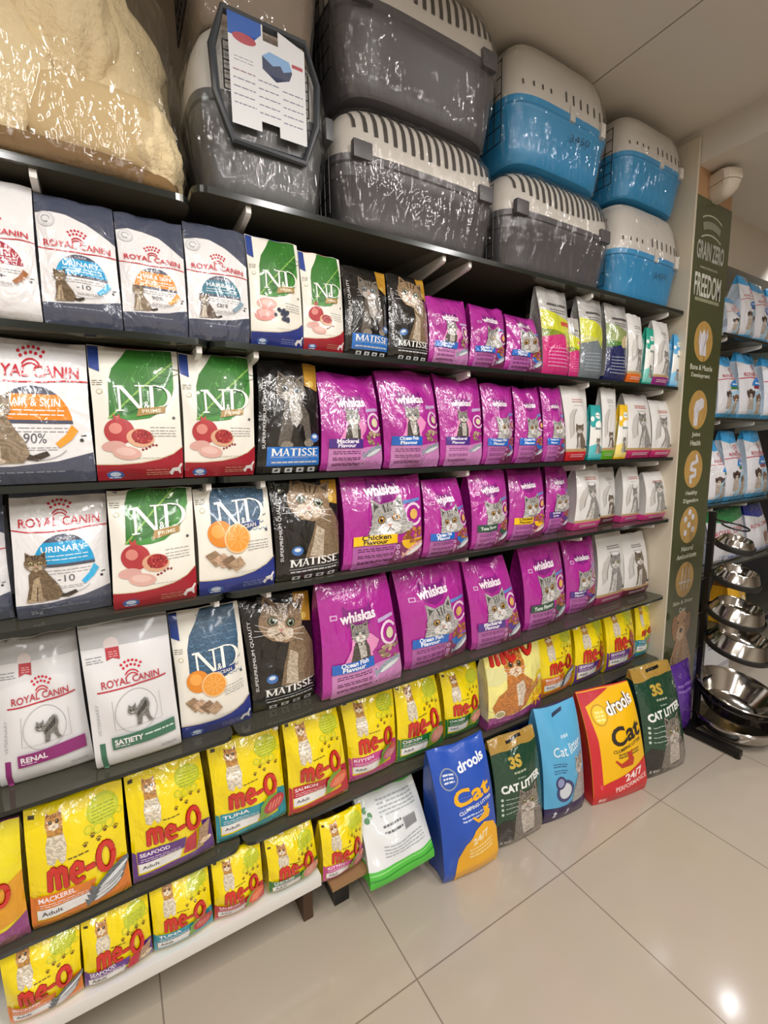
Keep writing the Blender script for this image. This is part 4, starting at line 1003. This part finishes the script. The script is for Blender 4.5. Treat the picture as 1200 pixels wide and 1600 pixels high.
RN = {11: 'top shelf', 12: 'second shelf', 13: 'third shelf', 14: 'low shelf'}
RDES = {'green': 'green strip', 'maroon': 'maroon strip', 'blue': 'blue strip', 'grey': 'grey strip', 'navy': 'navy top'}
for z, n in ((1.95, 'top'), (1.545, 'second'), (1.10, 'third'), (.75, 'fourth'), (.36, 'lowest')):
    glass_shelf('tinted glass shelf, %s one of the bay right of the green poster' % n, 2.588, 4.4, z, brackets=(2.66, 3.05, 3.6, 4.2))
for i, (a, b) in enumerate(zip(RIGHT, RIGHT[1:])):
    if a[0] == b[0]:
        mm = (a[6]+b[5])/2 if a[6] > b[5]-.004 else None
        if mm: RIGHT[i] = a[:6]+(mm-.002,)+a[7:]; RIGHT[i+1] = b[:5]+(mm+.002,)+b[6:]
rc = {}
for q in RIGHT: rc.setdefault((q[0], q[2]), []).append(q)
for i, (r, d, v, x0, x1, t0, t1, seen, y, z) in enumerate(RIGHT):
    h = {11: seen, 12: min(seen, .355), 13: min(seen, .385), 14: .298}[r]; seen = h if r == 14 else min(seen, h)
    if t0 < 2.72: t0 = 2.70
    if r in (11, 12, 13): c_ = (t0+t1)/2; q_ = (t1-t0)*.36; t0, t1 = c_-q_, c_+q_
    x0 = max(x0, 2.66); L = rc[r, v]; k = L.index(RIGHT[i])
    bl = 'white dog food bag with %s' % RDES[v] if r < 14 else 'white dog food bag with %s band' % ('green' if v == 'green' else 'navy')
    pack('dog_food_bag', bl+', '+('%s of %d, ' % (ORD[k], len(L)) if len(L) > 1 else '')+RN[r]+' beyond poster', 'bag', 'dog food bags right of the poster', design(d, v, seen/(x1-x0)), x0, x1, t0, t1, z+.001, h, seen, y, .11, .03, seed=300+i, crease=1, taper=1.8)
yb = Art(1.5, 'd8a41c', 'gloss', [(.6, 2, '6a4420')], side='b8861c'); yb.ell(.5, .3, .25, c='e8d8a8'); yb.lines(.2, .8, [.75, .7], .06, 'e8c860', 2)
pack('dog_food_bag', 'yellow and brown bag behind the steel bowls, lowest shelf right of poster', 'bag', 'dog food bags right of the poster', yb, 3.0, 3.25, 3.02, 3.23, .361, .36, .36, 1.17, .1, .03, 401)
wb_ = Art(1.5, 'cfd0d2', 'satin'); wb_.lines(.2, .8, [.75, .7, .4, .36], .03, '8a90a8', 2)
pack('dog_food_bag', 'large white sack standing on the floor behind the lowest bowl', 'bag', None, wb_, 2.80, 3.15, 2.82, 3.13, .001, .33, .33, 1.19, .12, .03, 402)
bb_ = Art(1.5, '2a3474', 'satin'); bb_.lines(.2, .8, [.6], .08, '7a84b8', 2)
pack('dog_food_bag', 'dark blue sack on the floor behind the bowl stand post', 'bag', None, bb_, 2.60, 2.79, 2.62, 2.78, .001, .30, .30, 1.19, .1, .03, 403)

# ------------------------------------------------------------------ sacks on the floor
def sack(name, label, A, x0, x1, h, y, top_shift, seed, yaw=0, lean=.05, depth=.10, z=.001, bulge=.028, wt=1.0, cat='bag', crease=1.2, group='cat litter sacks on the floor'):
    w = x1-x0; c = (x0+x1)/2+top_shift
    return pack(name, label, cat, group, A, x0, x1, c-w*wt/2, c+w*wt/2, z, h, h, y, depth, bulge, seed, lean, crease, yaw, .006, 3.2, sag=.012)
sack('cat_litter_sack', 'blue cat litter sack with yellow lettering, leftmost on the floor', design('drools', 'blue', 2.0), .815, 1.035, .435, 1.012, -.02, 501, -.09, .03, .11)
sack('cat_litter_sack', 'green cat litter sack with gold top beside the blue-lettered sack', design('litter', 'green', 1.75), 1.050, 1.262, .368, 1.02, .02, 502, -.10, .04)
sack('cat_litter_sack', 'light blue cat litter sack with purple foot and handle hole', design('bluelit', 'blue', 2.0), 1.280, 1.485, .415, 1.005, .02, 503, -.12, .05)
sack('cat_litter_sack', 'yellow and red cat litter sack with large black lettering', design('drools', 'yellow', 1.6), 1.515, 1.795, .40, .945, .03, 504, -.20, .10, .12)
sack('cat_litter_sack', 'green cat litter sack nearest the green poster', design('litter', 'green', 1.75), 1.835, 2.085, .435, .93, .03, 505, -.14, .09)
py = Art(1.5, 'dca80c', 'satin'); py.text('drools', .6, .82, .5, .12, 'f0ece0', .04)
sack('cat_litter_sack', 'yellow sack half hidden behind the light blue litter sack', py, 1.50, 1.68, .325, 1.165, 0, 506, 0, .02, .08)
pp = Art(1.5, '4a2480', 'gloss'); pp.lines(.2, .8, [.8, .74], .05, '8a68b8', 2)
sack('cat_litter_sack', 'purple sack behind the yellow and red sack', pp, 1.69, 1.86, .33, 1.165, 0, 507, 0, .02, .08)
pn = Art(1.5, '1a2460', 'gloss'); pn.lines(.2, .8, [.8], .05, '5a68a8', 2)
sack('cat_litter_sack', 'navy sack behind the light blue litter sack', pn, 1.28, 1.49, .325, 1.165, 0, 508, 0, .02, .08)
pq = Art(1.5, '52288c', 'gloss'); pq.lines(.2, .8, [.75, .68], .05, '8a68b8', 2)
sack('cat_litter_sack', 'purple sack standing at the foot of the green poster', pq, 2.19, 2.39, .35, 1.047, .01, 509, 0, .0, .07)
pd = Art(.9, 'd6d9da', 'satin', [(0, .22, '4cb43c')], side='c4d0c8')
pd.poly([(0, 0), (1, 0), (1, .25), (0, .22)], '4cb43c'); pd.stroke([(0, .12), (1, .15)], .02, '2f8a2c'); pd.stroke([(0, .18), (1, .22)], .012, '8cd47c')
for ex, ey in ((.1, .86), (.15, .8), (.1, .76)): pd.ell(ex, ey, .04, .03, '3a7a40', n=10)
pd.lines(.3, .9, [.92, .88, .84, .80, .76], .014, '9aa0a4', 3); pd.rect(.62, .54, .84, .66, '9a9a9c'); 
for i in range(9): pd.rect(.64+i*.022, .55, .65+i*.022, .65, '4a4a4c')
pd.lines(.3, .6, [.66, .6], .02, '55585c', 4); pd.lines(.25, .9, [.46, .42, .38, .34], .012, '9aa0a4', 5)
sack('pad_pack', 'white pack of pads with green edge propped beside the blue sack', pd, .555, .79, .180, 1.04, .02, 510, -.02, .13, .075, .112, .022, .95, 'pack', group=None)

# ------------------------------------------------------------------ clear wrapping film
def film_mat(name, tint, haze, scale, stretch):
    m = bpy.data.materials.new(name); m.use_nodes = True; nt = m.node_tree; N, L = nt.nodes, nt.links; N.clear()
    o = N.new('ShaderNodeOutputMaterial'); t = N.new('ShaderNodeBsdfTransparent'); t.inputs[0].default_value = tint
    g = N.new('ShaderNodeBsdfGlossy'); g.inputs['Roughness'].default_value = .055
    d = N.new('ShaderNodeBsdfDiffuse'); d.inputs[0].default_value = (.8, .8, .8, 1)
    b = bump_chain(N, L, 'Object', [(scale, 3, 1.2, 1.0, .035, stretch), (scale*3.4, 2, .8, 1.0, .014, (stretch[0], stretch[1], stretch[2]*.6))])
    fr = N.new('ShaderNodeFresnel'); fr.inputs['IOR'].default_value = 1.55
    L.new(b.outputs[0], g.inputs['Normal'])
    m0 = N.new('ShaderNodeMixShader'); m0.inputs[0].default_value = haze; L.new(t.outputs[0], m0.inputs[1]); L.new(d.outputs[0], m0.inputs[2])
    mx = N.new('ShaderNodeMixShader'); fm = N.new('ShaderNodeMath'); fm.operation = 'MINIMUM'; fm.inputs[1].default_value = .22; L.new(fr.outputs[0], fm.inputs[0]); L.new(fm.outputs[0], mx.inputs[0]); L.new(m0.outputs[0], mx.inputs[1]); L.new(g.outputs[0], mx.inputs[2]); L.new(mx.outputs[0], o.inputs[0]); return m
FILM = film_mat('clear_stretch_film', (.99, .99, .99, 1), .012, 10, (1, 1, .3)); BAGF = film_mat('clear_plastic_bag', (.99, .985, .97, 1), .015, 7, (1, 1, .6)); TFILM = film_mat('taupe_plastic_bag', (.92, .88, .82, 1), .10, 7, (1, 1, .6))
def sring(lx, ly, z, e=4.5, n=56, cx=0, cy=0):
    R = []
    for j in range(n):
        a = 2*math.pi*j/n; c, s = math.cos(a), math.sin(a)
        R.append((cx+lx/2*math.copysign(abs(c)**(2/e), c), cy+ly/2*math.copysign(abs(s)**(2/e), s), z))
    return R
def carrier(label, x0, x1, z, h, tub, shell, kind='grey', y0=1.142, y1=1.44, yaw=0, price=None, film=FILM, loc=None, group='wrapped pet carriers on the top shelf'):
    Lx, Ly = x1-x0, y1-y0
    root = empty('pet_carrier', loc or ((x0+x1)/2, (y0+y1)/2, z), yaw); tag(root, label, 'pet carrier', group)
    tm = mat('carrier_tub_plastic', tub, .38); sm = mat('carrier_shell_plastic', shell, .4); dk = mat('carrier_dark_gap', '3a3632', .6)
    rim = .56 if kind != 'blue' else .50
    T = lambda t: t*h
    m = MB(); R = []
    for t, s in ((0, .80), (.02, .835), (.10, .86), (.12, .868), (.40, .945), (.41, .96), (rim-.06, .97), (rim-.05, 1.0), (rim, 1.0)): R.append(sring(Lx*(1-(1-s)*.75), Ly*s, T(t)))
    m.loft(R); m.build('tub', tm, root, True, 35)
    m = MB(); R = []
    prof = ((rim, .985), (rim+.03, .985), (rim+.16, .965), (rim+.26, .92), (rim+.335, .84), (.955, .72), (.985, .6), (1, .45)) if kind != 'blue' else ((rim, .985), (rim+.05, .985), (rim+.2, .945), (.86, .88), (.95, .80), (.985, .72), (1, .6))
    for t, s in prof: R.append(sring(Lx*(1-(1-s)*.7), Ly*s, T(t)))
    m.loft(R); sh = m.build('shell', sm, root, True, 30)
    def surf(t): 
        for (a, sa), (b_, sb) in zip(prof, prof[1:]):
            if a <= t <= b_: return sa+(sb-sa)*(t-a)/(b_-a)
        return prof[-1][1]
    m = MB()   # ventilation slots on the long front side
    ns = 17 if kind == 'grey' else 12
    for i in range(ns):
        x = (-.40+.80*i/(ns-1))*Lx; 
        if kind == 'grey':
            k = abs(math.sin(math.pi*(i+.6)/(ns+.2)))**.6; a, b_ = rim+.23-.13*k, .95
        else:
            if 4 <= i <= 4: continue
            a, b_ = rim+.085, rim+.085+(.04 if i < 4 else .09)
        w = Lx*(.0105 if kind == 'grey' else .0065); P = []
        for q in range(7):
            t = a+(b_-a)*q/6; yy = -Ly/2*surf(t)*max(.02, 1-abs(x/(Lx*.5*(1-(1-surf(t))*.7)))**4.5)**(1/4.5)-.0018
            P.append((x, yy, T(t)))
        V = [(p[0]-w, p[1], p[2]) for p in P]+[(p[0]+w, p[1], p[2]) for p in P]
        m.add(V, [(q, 7+q, 8+q, q+1) for q in range(6)])
    m.build('vent_slots', dk, sh, True)
    for x in ((-.38, .36) if kind == 'grey' else (0.02, .34)):
        o = bx('latch', (x*Lx-.028 if kind == 'grey' else x*Lx-.013, -Ly/2*.985-.006, T(rim-.06)), (x*Lx+.028 if kind == 'grey' else x*Lx+.013, -Ly/2*.9, T(rim+.07)), tm if kind == 'grey' else sm, root, .004)
        o['label'] = 'clip joining shell and tub'
    m = MB(); dz = .42 if loc else 0   # wire door in the end wall (left end)
    for i in range(7): m.tube([(-Lx/2*.99-.004, (-.3+.1*i)*Ly, T(.14+dz)), (-Lx/2*.995-.004, (-.3+.1*i)*Ly, T(.8))], .0016, 6)
    for i in range(6): m.tube([(-Lx/2*.99-.004, -.3*Ly, T(.14+dz+(.13 if not loc else .05)*i)), (-Lx/2*.99-.004, .3*Ly, T(.14+dz+(.13 if not loc else .05)*i))], .0016, 6)
    m.build('wire_door', BLACK, root, True)
    m = MB(); m.tube([(-.16*Lx, 0, T(.985)), (-.14*Lx, 0, T(1.02)), (.14*Lx, 0, T(1.02)), (.16*Lx, 0, T(.985))], .008, 8); m.build('handle', tm, root, True)
    if price:
        A = Art(.5, '000000'); A.p = 'handwritten_price'; A.text(price, .5, .5, .9, .35, '18243c', -.012, 8, .2)
        flat(A, root, .0, .22*Lx, T(.28), T(.28)+.055*Lx/.5*.5, lambda x, zz: -Ly/2*(.90+.1*(zz/T(rim)))*(.99)-.0045)
    m = MB(); R = []; rnd = random.Random(int(x0*1000)+7)
    for t, s in ((-.0, .84), (.12, .89), (.3, .95), (rim, 1.03), (rim+.12, 1.02), (rim+.27, .96), (.93, .84), (1.02, .6), (1.03, .3)):
        rr = sring(Lx*(1-(1-s)*.72)+.003, Ly*s+.012, T(t)+(.001 if t <= 0 else 0), 4)
        R.append([(x+rnd.uniform(-.003, .003), y+rnd.uniform(-.004, .004), zz) for x, y, zz in rr])
    m.loft(R); m.build('plastic_wrap', film, root, True, 180)
    return root
def flat(A, parent, x0, x1, z0, z1, yf, off=.0006, mats=('satin', 'satin_fur')):
    for part, (V, F, C, MI) in A.build().items():
        part = part.split('#')[0]
        x = x0+(x1-x0)*V[:, 0]; z = z0+(z1-z0)*V[:, 1]
        y = np.array([yf(a, b) for a, b in zip(x, z)])-off-.00004*V[:, 2]
        link(bpy.data.objects.new(part, ink_mesh(part, np.stack([x, y, z], 1), F, C, MI, [M[mats[0]], M[mats[1]]], uv=V[:, :2]*np.array([1, A.ar]))), parent)
GT, WS, BT = '504e52', 'cfcac3', '2a90c8'
carrier('white-topped grey pet carrier, larger one on the lower layer', .562, 1.142, 1.998, .335, GT, WS)
carrier('white-topped grey pet carrier, smaller one beside the blue carrier', 1.150, 1.742, 1.998, .338, GT, WS)
carrier('blue pet carrier with white top, lower right by the cream side panel', 1.752, 2.238, 1.998, .372, BT, WS, 'blue', price='3450')
carrier('grey pet carrier on top of the larger grey one, touching the picture top', .575, 1.148, 2.346, .372, GT, WS)
carrier('large blue pet carrier stacked above the smaller grey carrier', 1.178, 1.700, 2.349, .365, BT, WS, 'blue', price='3450')
carrier('small blue pet carrier stacked at the far right under the ceiling', 1.765, 2.222, 2.384, .30, BT, WS, 'blue')
# carrier turned with its door to the aisle
def front_carrier():
    root = carrier('grey pet carrier turned door-first with a printed instruction sheet', -.15, .15, 1.998, .385, '55575a', 'cccac6', y0=-.165, y1=.165, yaw=math.pi/2, loc=(.385, 1.295, 1.998))
    return root
fc = front_carrier()
door = MB(); door.tube([(-.150, -.085, .115), (-.154, -.118, .20), (-.154, -.122, .29), (-.148, -.095, .375), (-.148, .095, .375), (-.154, .122, .29), (-.154, .118, .20), (-.150, .085, .115)], .009, 8, True)
door.build('door_frame', mat('carrier_door_frame', '33383f', .35), fc, True)
sheet = Art(1.25, 'd4d6da', 'gloss'); sheet.p = 'instruction_sheet'; sheet.res = .3
sheet.poly([(0, 0), (.38, 0), (.38, .10), (.62, .10), (.62, 0), (1, 0), (1, .92), (.64, 1), (.64, .86), (.44, .86), (.44, 1), (0, 1)], 'd4d6da'); sheet.poly([(0, .80), (.30, .80), (.42, .9), (.42, 1), (0, 1)], '2f5cac'); sheet.ell(.2, .80, .15, .06, 'a84a58', n=16)
sheet.poly([(.42, .60), (.42, .72), (.52, .78), (.78, .76), (.82, .66), (.78, .58), (.60, .52)], '38405c'); sheet.poly([(.42, .72), (.52, .78), (.78, .76), (.82, .68), (.7, .64), (.66, .69), (.56, .66)], '7ea4d0'); sheet.rect(.82, .72, .97, .755, 'a84a58')
for i in range(5): sheet.lines(.04, .32, [.50-i*.075], .014, '8a6a74' if i == 0 else '70748c', i); sheet.lines(.36, .64, [.48-i*.075], .014, '70748c', i+9); sheet.lines(.68, .96, [.46-i*.075], .014, '70748c', i+5)
sheet.lines(.06, .3, [.62, .59], .01, '8a8e98', 3)
sroot = empty('sheet_board', (-.159, 0, 0), -math.pi/2); sroot.parent = fc; 
flat(sheet, sroot, -.088, .088, .145, .365, lambda a, c: -.003)
# taupe wrapped carrier behind the door-first one
carrier('taupe pet carrier in a cloudy plastic bag above the door-first carrier', .24, .558, 2.397, .30, '8a7a68', 'a89a86', y0=1.20, y1=1.44, film=TFILM)

# ------------------------------------------------------------------ plush bed in its bag
from mathutils import noise as MN
def blob(name, c, r, m, parent, amp, fr, seed, flat_z=None, n=48, k=32, e=2.0, front=None):
    b_ = MB(); V = []
    for i in range(k+1):
        ph = math.pi*i/k
        for j in range(n):
            a = 2*math.pi*j/n; s = math.sin(ph); d = Vector((s*math.cos(a), s*math.sin(a), -math.cos(ph)))
            q = Vector([math.copysign(abs(t)**(2/e), t) for t in d])
            f = 1+amp*MN.fractal(d*fr+Vector((seed, 0, 0)), 1.0, 2.0, 4)
            p = Vector((c[0]+q.x*r[0]*f, c[1]+q.y*r[1]*f, c[2]+q.z*r[2]*f))
            if flat_z is not None: p.z = max(p.z, flat_z)
            if front is not None: p.y = max(p.y, front)
            V.append(p)
    F = [(i*n+j, i*n+(j+1) % n, (i+1)*n+(j+1) % n, (i+1)*n+j) for i in range(k) for j in range(n)]
    return b_.add(V, F).build(name, m, parent, True, 180)
PL = mat('cream_plush', 'e9d6ae', .95, 0, .1, [(90, 4, .5, .8, .006, (1, 1, 1)), (14, 2, .5, .5, .01, (1, 1, 1))]); PL2 = mat('smooth_beige_fabric', 'd4bc90', .85, 0, .2, [(60, 3, 0, .2, .003, (1, 1, 1))])
pb = empty('plush_pet_house', (-.13, 1.29, 1.967)); tag(pb, 'cream plush pet house sealed in a clear plastic bag, top left', 'pet house')
blob('plush_dome', (0, .035, .20), (.315, .13, .43), PL, pb, .12, 2.6, 3.1, .001, e=2.15)
blob('front_panel', (.17, -.085, .115), (.13, .055, .08), PL2, pb, .05, 2, 1.7, .002, e=3)
m = MB(); m.tube([(-.17, -.10, .30), (-.145, -.125, .22), (-.12, -.135, .14), (-.10, -.135, .07), (-.09, -.13, .035)], [.05, .058, .056, .05, .03], 16); m.build('plush_arm', PL, pb, True, 180)
blob('side_cushion', (.255, -.035, .10), (.075, .105, .12), PL, pb, .14, 3, 5.5, .001)
blob('front_cushion', (-.02, -.075, .17), (.13, .06, .15), PL, pb, .16, 3, 8.1, .001)
blob('roof_ridge', (.12, -.03, .33), (.10, .09, .17), PL, pb, .12, 2.5, 7.3, .002)
blob('base_cushion', (.06, -.03, .03), (.27, .12, .032), mat('shaded_plush', '80643f', .95, bump=[(60, 3, 0, .6, .005, (1, 1, 1))]), pb, .05, 2, 4.2, .001, e=3)  # brown tone paints the shadowed strip along the foot of the plush
blob('plastic_bag', (.0, -.005, .20), (.340, .178, .52), BAGF, pb, .07, 3.5, 9.4, .0006, e=2.3)

# ------------------------------------------------------------------ poster on the pillar
ps = MB().box((2.268, 1.130, .04), (2.580, 1.1365, 2.482)).build('poster', mat('olive_poster_print', '3f4626', .25, coat=.6)); ps.data.materials[0].node_tree.nodes['Principled BSDF'].inputs['Roughness'].default_value = .12
tag(ps, 'tall olive green poster with tan circles on the pillar', 'poster')
PW, PZ0, PZ1 = (2.268, 2.580), .04, 2.482; AR = (PZ1-PZ0)/(PW[1]-PW[0]); pz = lambda z: (z-PZ0)/(PZ1-PZ0)
A = Art(AR, '3f4626', 'gloss'); A.res = 2
A.p = 'heading'; A.text('GRAIN ZERO', .47, pz(2.27), .78, .25, 'a8aca4', .03); A.lines(.2, .7, [pz(2.20)], .03, '8a8a78', 3); A.text('FREEDOM', .46, pz(2.125), .76, .32, 'd2d4cc', .02); A.rect(.12, pz(2.055), .82, pz(2.07), '8f9478')
A.p = 'emblem'
A.arc(.45, pz(2.28), .55, .45, 60, 120, .02, 'b4b49c', 12); A.arc(.45, pz(2.20), .55, .45, 60, 120, .02, 'b4b49c', 12); A.arc(.45, pz(2.24), .55, .45, 66, 114, .10, '7c826c', 10)
for i, (zc, l1, l2) in enumerate(((1.885, 'Bone & Muscle', 'Development'), (1.575, 'Joint', 'Health'), (1.295, 'Healthy', 'Digestion'), (1.022, 'Natural', 'Antioxidants'), (.745, 'Skin & Shiny', 'Coat'))):
    A.p = 'icon_disc#%d' % i; cx = .46; A.ell(cx, pz(zc), .27, .29, 'b8924e', n=36); k = 1/AR
    A.p = 'icon_symbol#%d' % i; Wc = 'd6d4dc'; P = lambda x, y: (cx+x, pz(zc)+y*k)
    if i == 0: A.poly([P(-.08, -.2), P(.1, -.2), P(.08, 0), (P(.13, .08)), P(.1, .2), P(.06, .1), P(0, .18), P(-.06, .1), P(-.12, .16), P(-.14, .0)], Wc)
    elif i == 1: A.poly([P(-.1, -.24), P(.0, -.24), P(.03, -.02), P(.16, .04), P(.16, .15), P(.08, .18), P(-.08, .12), P(-.12, .02)], Wc)
    elif i == 2: A.stroke([P(.06, .2), P(.1, .12), P(-.06, .08), P(-.08, .0), P(.06, -.02), P(.06, -.1), P(-.08, -.12), P(-.06, -.2)], .06, Wc, True)
    elif i == 3:
        for x, y in ((0, 0), (-.12, .1), (.1, .12), (-.1, -.12), (.12, -.08), (0, .2)): A.ell(*P(x, y), .05, c=Wc, n=10)
    else:
        for x in (-.1, 0, .1): A.stroke([P(x, -.16), P(x+.02, .18)], .018, Wc)
        A.stroke([P(-.18, -.04), P(.18, -.04)], .018, Wc)
    A.p = 'caption#%d' % i; A.text(l1, cx, pz(zc-.117), .05*len(l1), .08, 'c4c6b4', .03); A.text(l2, cx, pz(zc-.155), .05*len(l2), .08, 'c4c6b4', .03)
A.p = 'dog_picture'
A.poly([(.25, pz(.06)), (.2, pz(.34)), (.35, pz(.44)), (.65, pz(.44)), (.85, pz(.3)), (.9, pz(.06))], 'a87c54', True); A.ell(.46, pz(.50), .22, .26, 'b88a5e', True); A.ell(.28, pz(.50), .09, .22, '96663e', True, 10); A.ell(.64, pz(.50), .09, .22, '96663e', True, -10); A.ell(.46, pz(.465), .12, .12, 'd4b08c', True)
A.ell(.46, pz(.48), .045, c='1c1410', n=10)
for s in (-1, 1): A.ell(.46+s*.09, pz(.525), .025, c='1c1410', n=8)
flat(A, ps, PW[0], PW[1], PZ0, PZ1, lambda a, c: 1.130, mats=('gloss', 'gloss_fur'))

# ------------------------------------------------------------------ sensor housing above the poster
sn = empty('sensor_housing', (2.40, 1.09, 2.50)); tag(sn, 'white wedge-shaped sensor housing above the green poster', 'sensor')
WP = mat('warm_white_plastic', 'd4cabb', .45)
def hull(name, rings, m): return MB().loft(rings).build(name, m, sn, True, 35)
rr = lambda z, w, d0, d1: [(-w/2, d1, z), (-w/2, d0+.03, z), (-w/2+.02, d0+.005, z), (0, d0-.006, z), (w/2-.02, d0+.005, z), (w/2, d0+.03, z), (w/2, d1, z)]
hull('upper_body', [rr(.062, .16, -.10, .085), rr(.075, .165, -.105, .085), rr(.135, .165, -.09, .085), rr(.15, .15, -.07, .085)][::1], WP)
hull('lens_cover', [rr(-.045, .07, -.02, .085), rr(-.03, .10, -.055, .085), rr(.01, .14, -.085, .085), rr(.058, .155, -.098, .085)], WP)
sn.rotation_euler = (0, 0, -.35); sn.scale = (.55, .55, .55)

# ------------------------------------------------------------------ bowl stand
ST = mat('brushed_steel', 'b8b4ae', .13, 1.0); RUB = mat('black_rubber', '121110', .55)
rk = empty('bowl_stand', (2.42, 1.03, 0)); tag(rk, 'black metal stand holding tilted steel bowls by the poster', 'stand')
def rl(m): return [m.build]
BW = [(2.33, .90, .965, .072, 0), (2.37, .90, .805, .092, 0), (2.40, .90, .630, .112, 0), (2.46, .90, .465, .132, 0), (2.49, .90, .215, .172, 1)]
TILT = math.radians(14)
def off(p): return (p[0]-2.42, p[1]-1.03, p[2])
m = MB().box(off((2.405, 1.02, .02)), off((2.43, 1.045, 1.10)), .003); m.build('post', BLACK, rk, True)
m = MB().box(off((2.31, .80, .012)), off((2.345, 1.03, .04)), .004).box(off((2.345, 1.015, .012)), off((2.80, 1.05, .04)), .004).box(off((2.77, .80, .012)), off((2.805, 1.115, .04)), .004); m.build('base', BLACK, rk, True)
for x, y in ((2.33, .815), (2.33, 1.02), (2.787, .815), (2.787, 1.10)): MB().lathe([(0, 0), (.014, 0), (.014, .013), (0, .013)], 14, off((x, y, 0))).build('foot', RUB, rk, True)
def tilt_pt(c, r, a, dz=0):
    v = Matrix.Rotation(TILT, 3, 'X') @ Vector((r*math.cos(a), r*math.sin(a), dz)); return (c[0]+v.x, c[1]+v.y, c[2]+v.z)
allr = [(2.32, .90, 1.055, .05)]+[(b[0], b[1], b[2]-.004, b[3]*.93) for b in BW]
for i, (x, y, z, r) in enumerate(allr):
    ring = MB(); c = off((x, y, z)); ring.tube([tilt_pt(c, r, 2*math.pi*j/36) for j in range(36)], .004, 8, True)
    e = tilt_pt(c, r, math.radians(60)); ring.tube([e, off((2.417, 1.032, z+.01))], .005, 8); ring.build('ring', BLACK, rk, True)
for x in range(6): MB().tube([off((2.36, 1.032, .1+.17*x)), off((2.405, 1.032, .1+.17*x))], .003, 6).build('hook', ST, rk, True)
BL = ['smallest steel bowl at the top of the bowl stand', 'second steel bowl from the top of the stand', 'middle steel bowl of the stand', 'wide shallow steel bowl, fourth from the top of the stand', 'largest deep steel bowl at the bottom of the stand']
for (x, y, z, r, deep), lab in zip(BW, BL):
    root = empty('pet_bowl', (x, y, z), 0); root.rotation_euler = (TILT, 0, 0); tag(root, lab, 'bowl', 'steel bowls on the black stand')
    if deep: prof = [(0, -.085), (r*.62, -.085), (r*.70, -.07), (r*.95, .02), (r, .03), (r*1.02, .033), (r*1.0, .037), (r*.93, .022), (r*.68, -.062), (r*.60, -.078), (0, -.078)]
    else:
        hh = r*.50; prof = [(r*.9, .0), (r*1.0, .004), (r*.98, .012), (r*.93, .02), (r*.80, hh), (r*.77, hh+.004), (r*.74, hh), (r*.66, .022), (r*.58, .012), (0, .010)]
    MB().lathe(prof, 48).build('steel_shell', ST, root, True, 50)
    if not deep: MB().lathe([(r*.88, -.012), (r*1.02, -.012), (r*1.045, -.004), (r*1.04, .010), (r*1.0, .014)], 48).build('rubber_foot', RUB, root, True)
MB2 = MB().lathe([(.0, .0), (.145, 0), (.155, .01), (.16, .05), (.155, .055), (.148, .012), (0, .008)], 48)
o = MB2.build('pet_bowl', ST, None, True, 50, (2.50, .90, .045)); tag(o, 'shallow steel bowl in plastic lying on the stand base', 'bowl', 'steel bowls on the black stand')
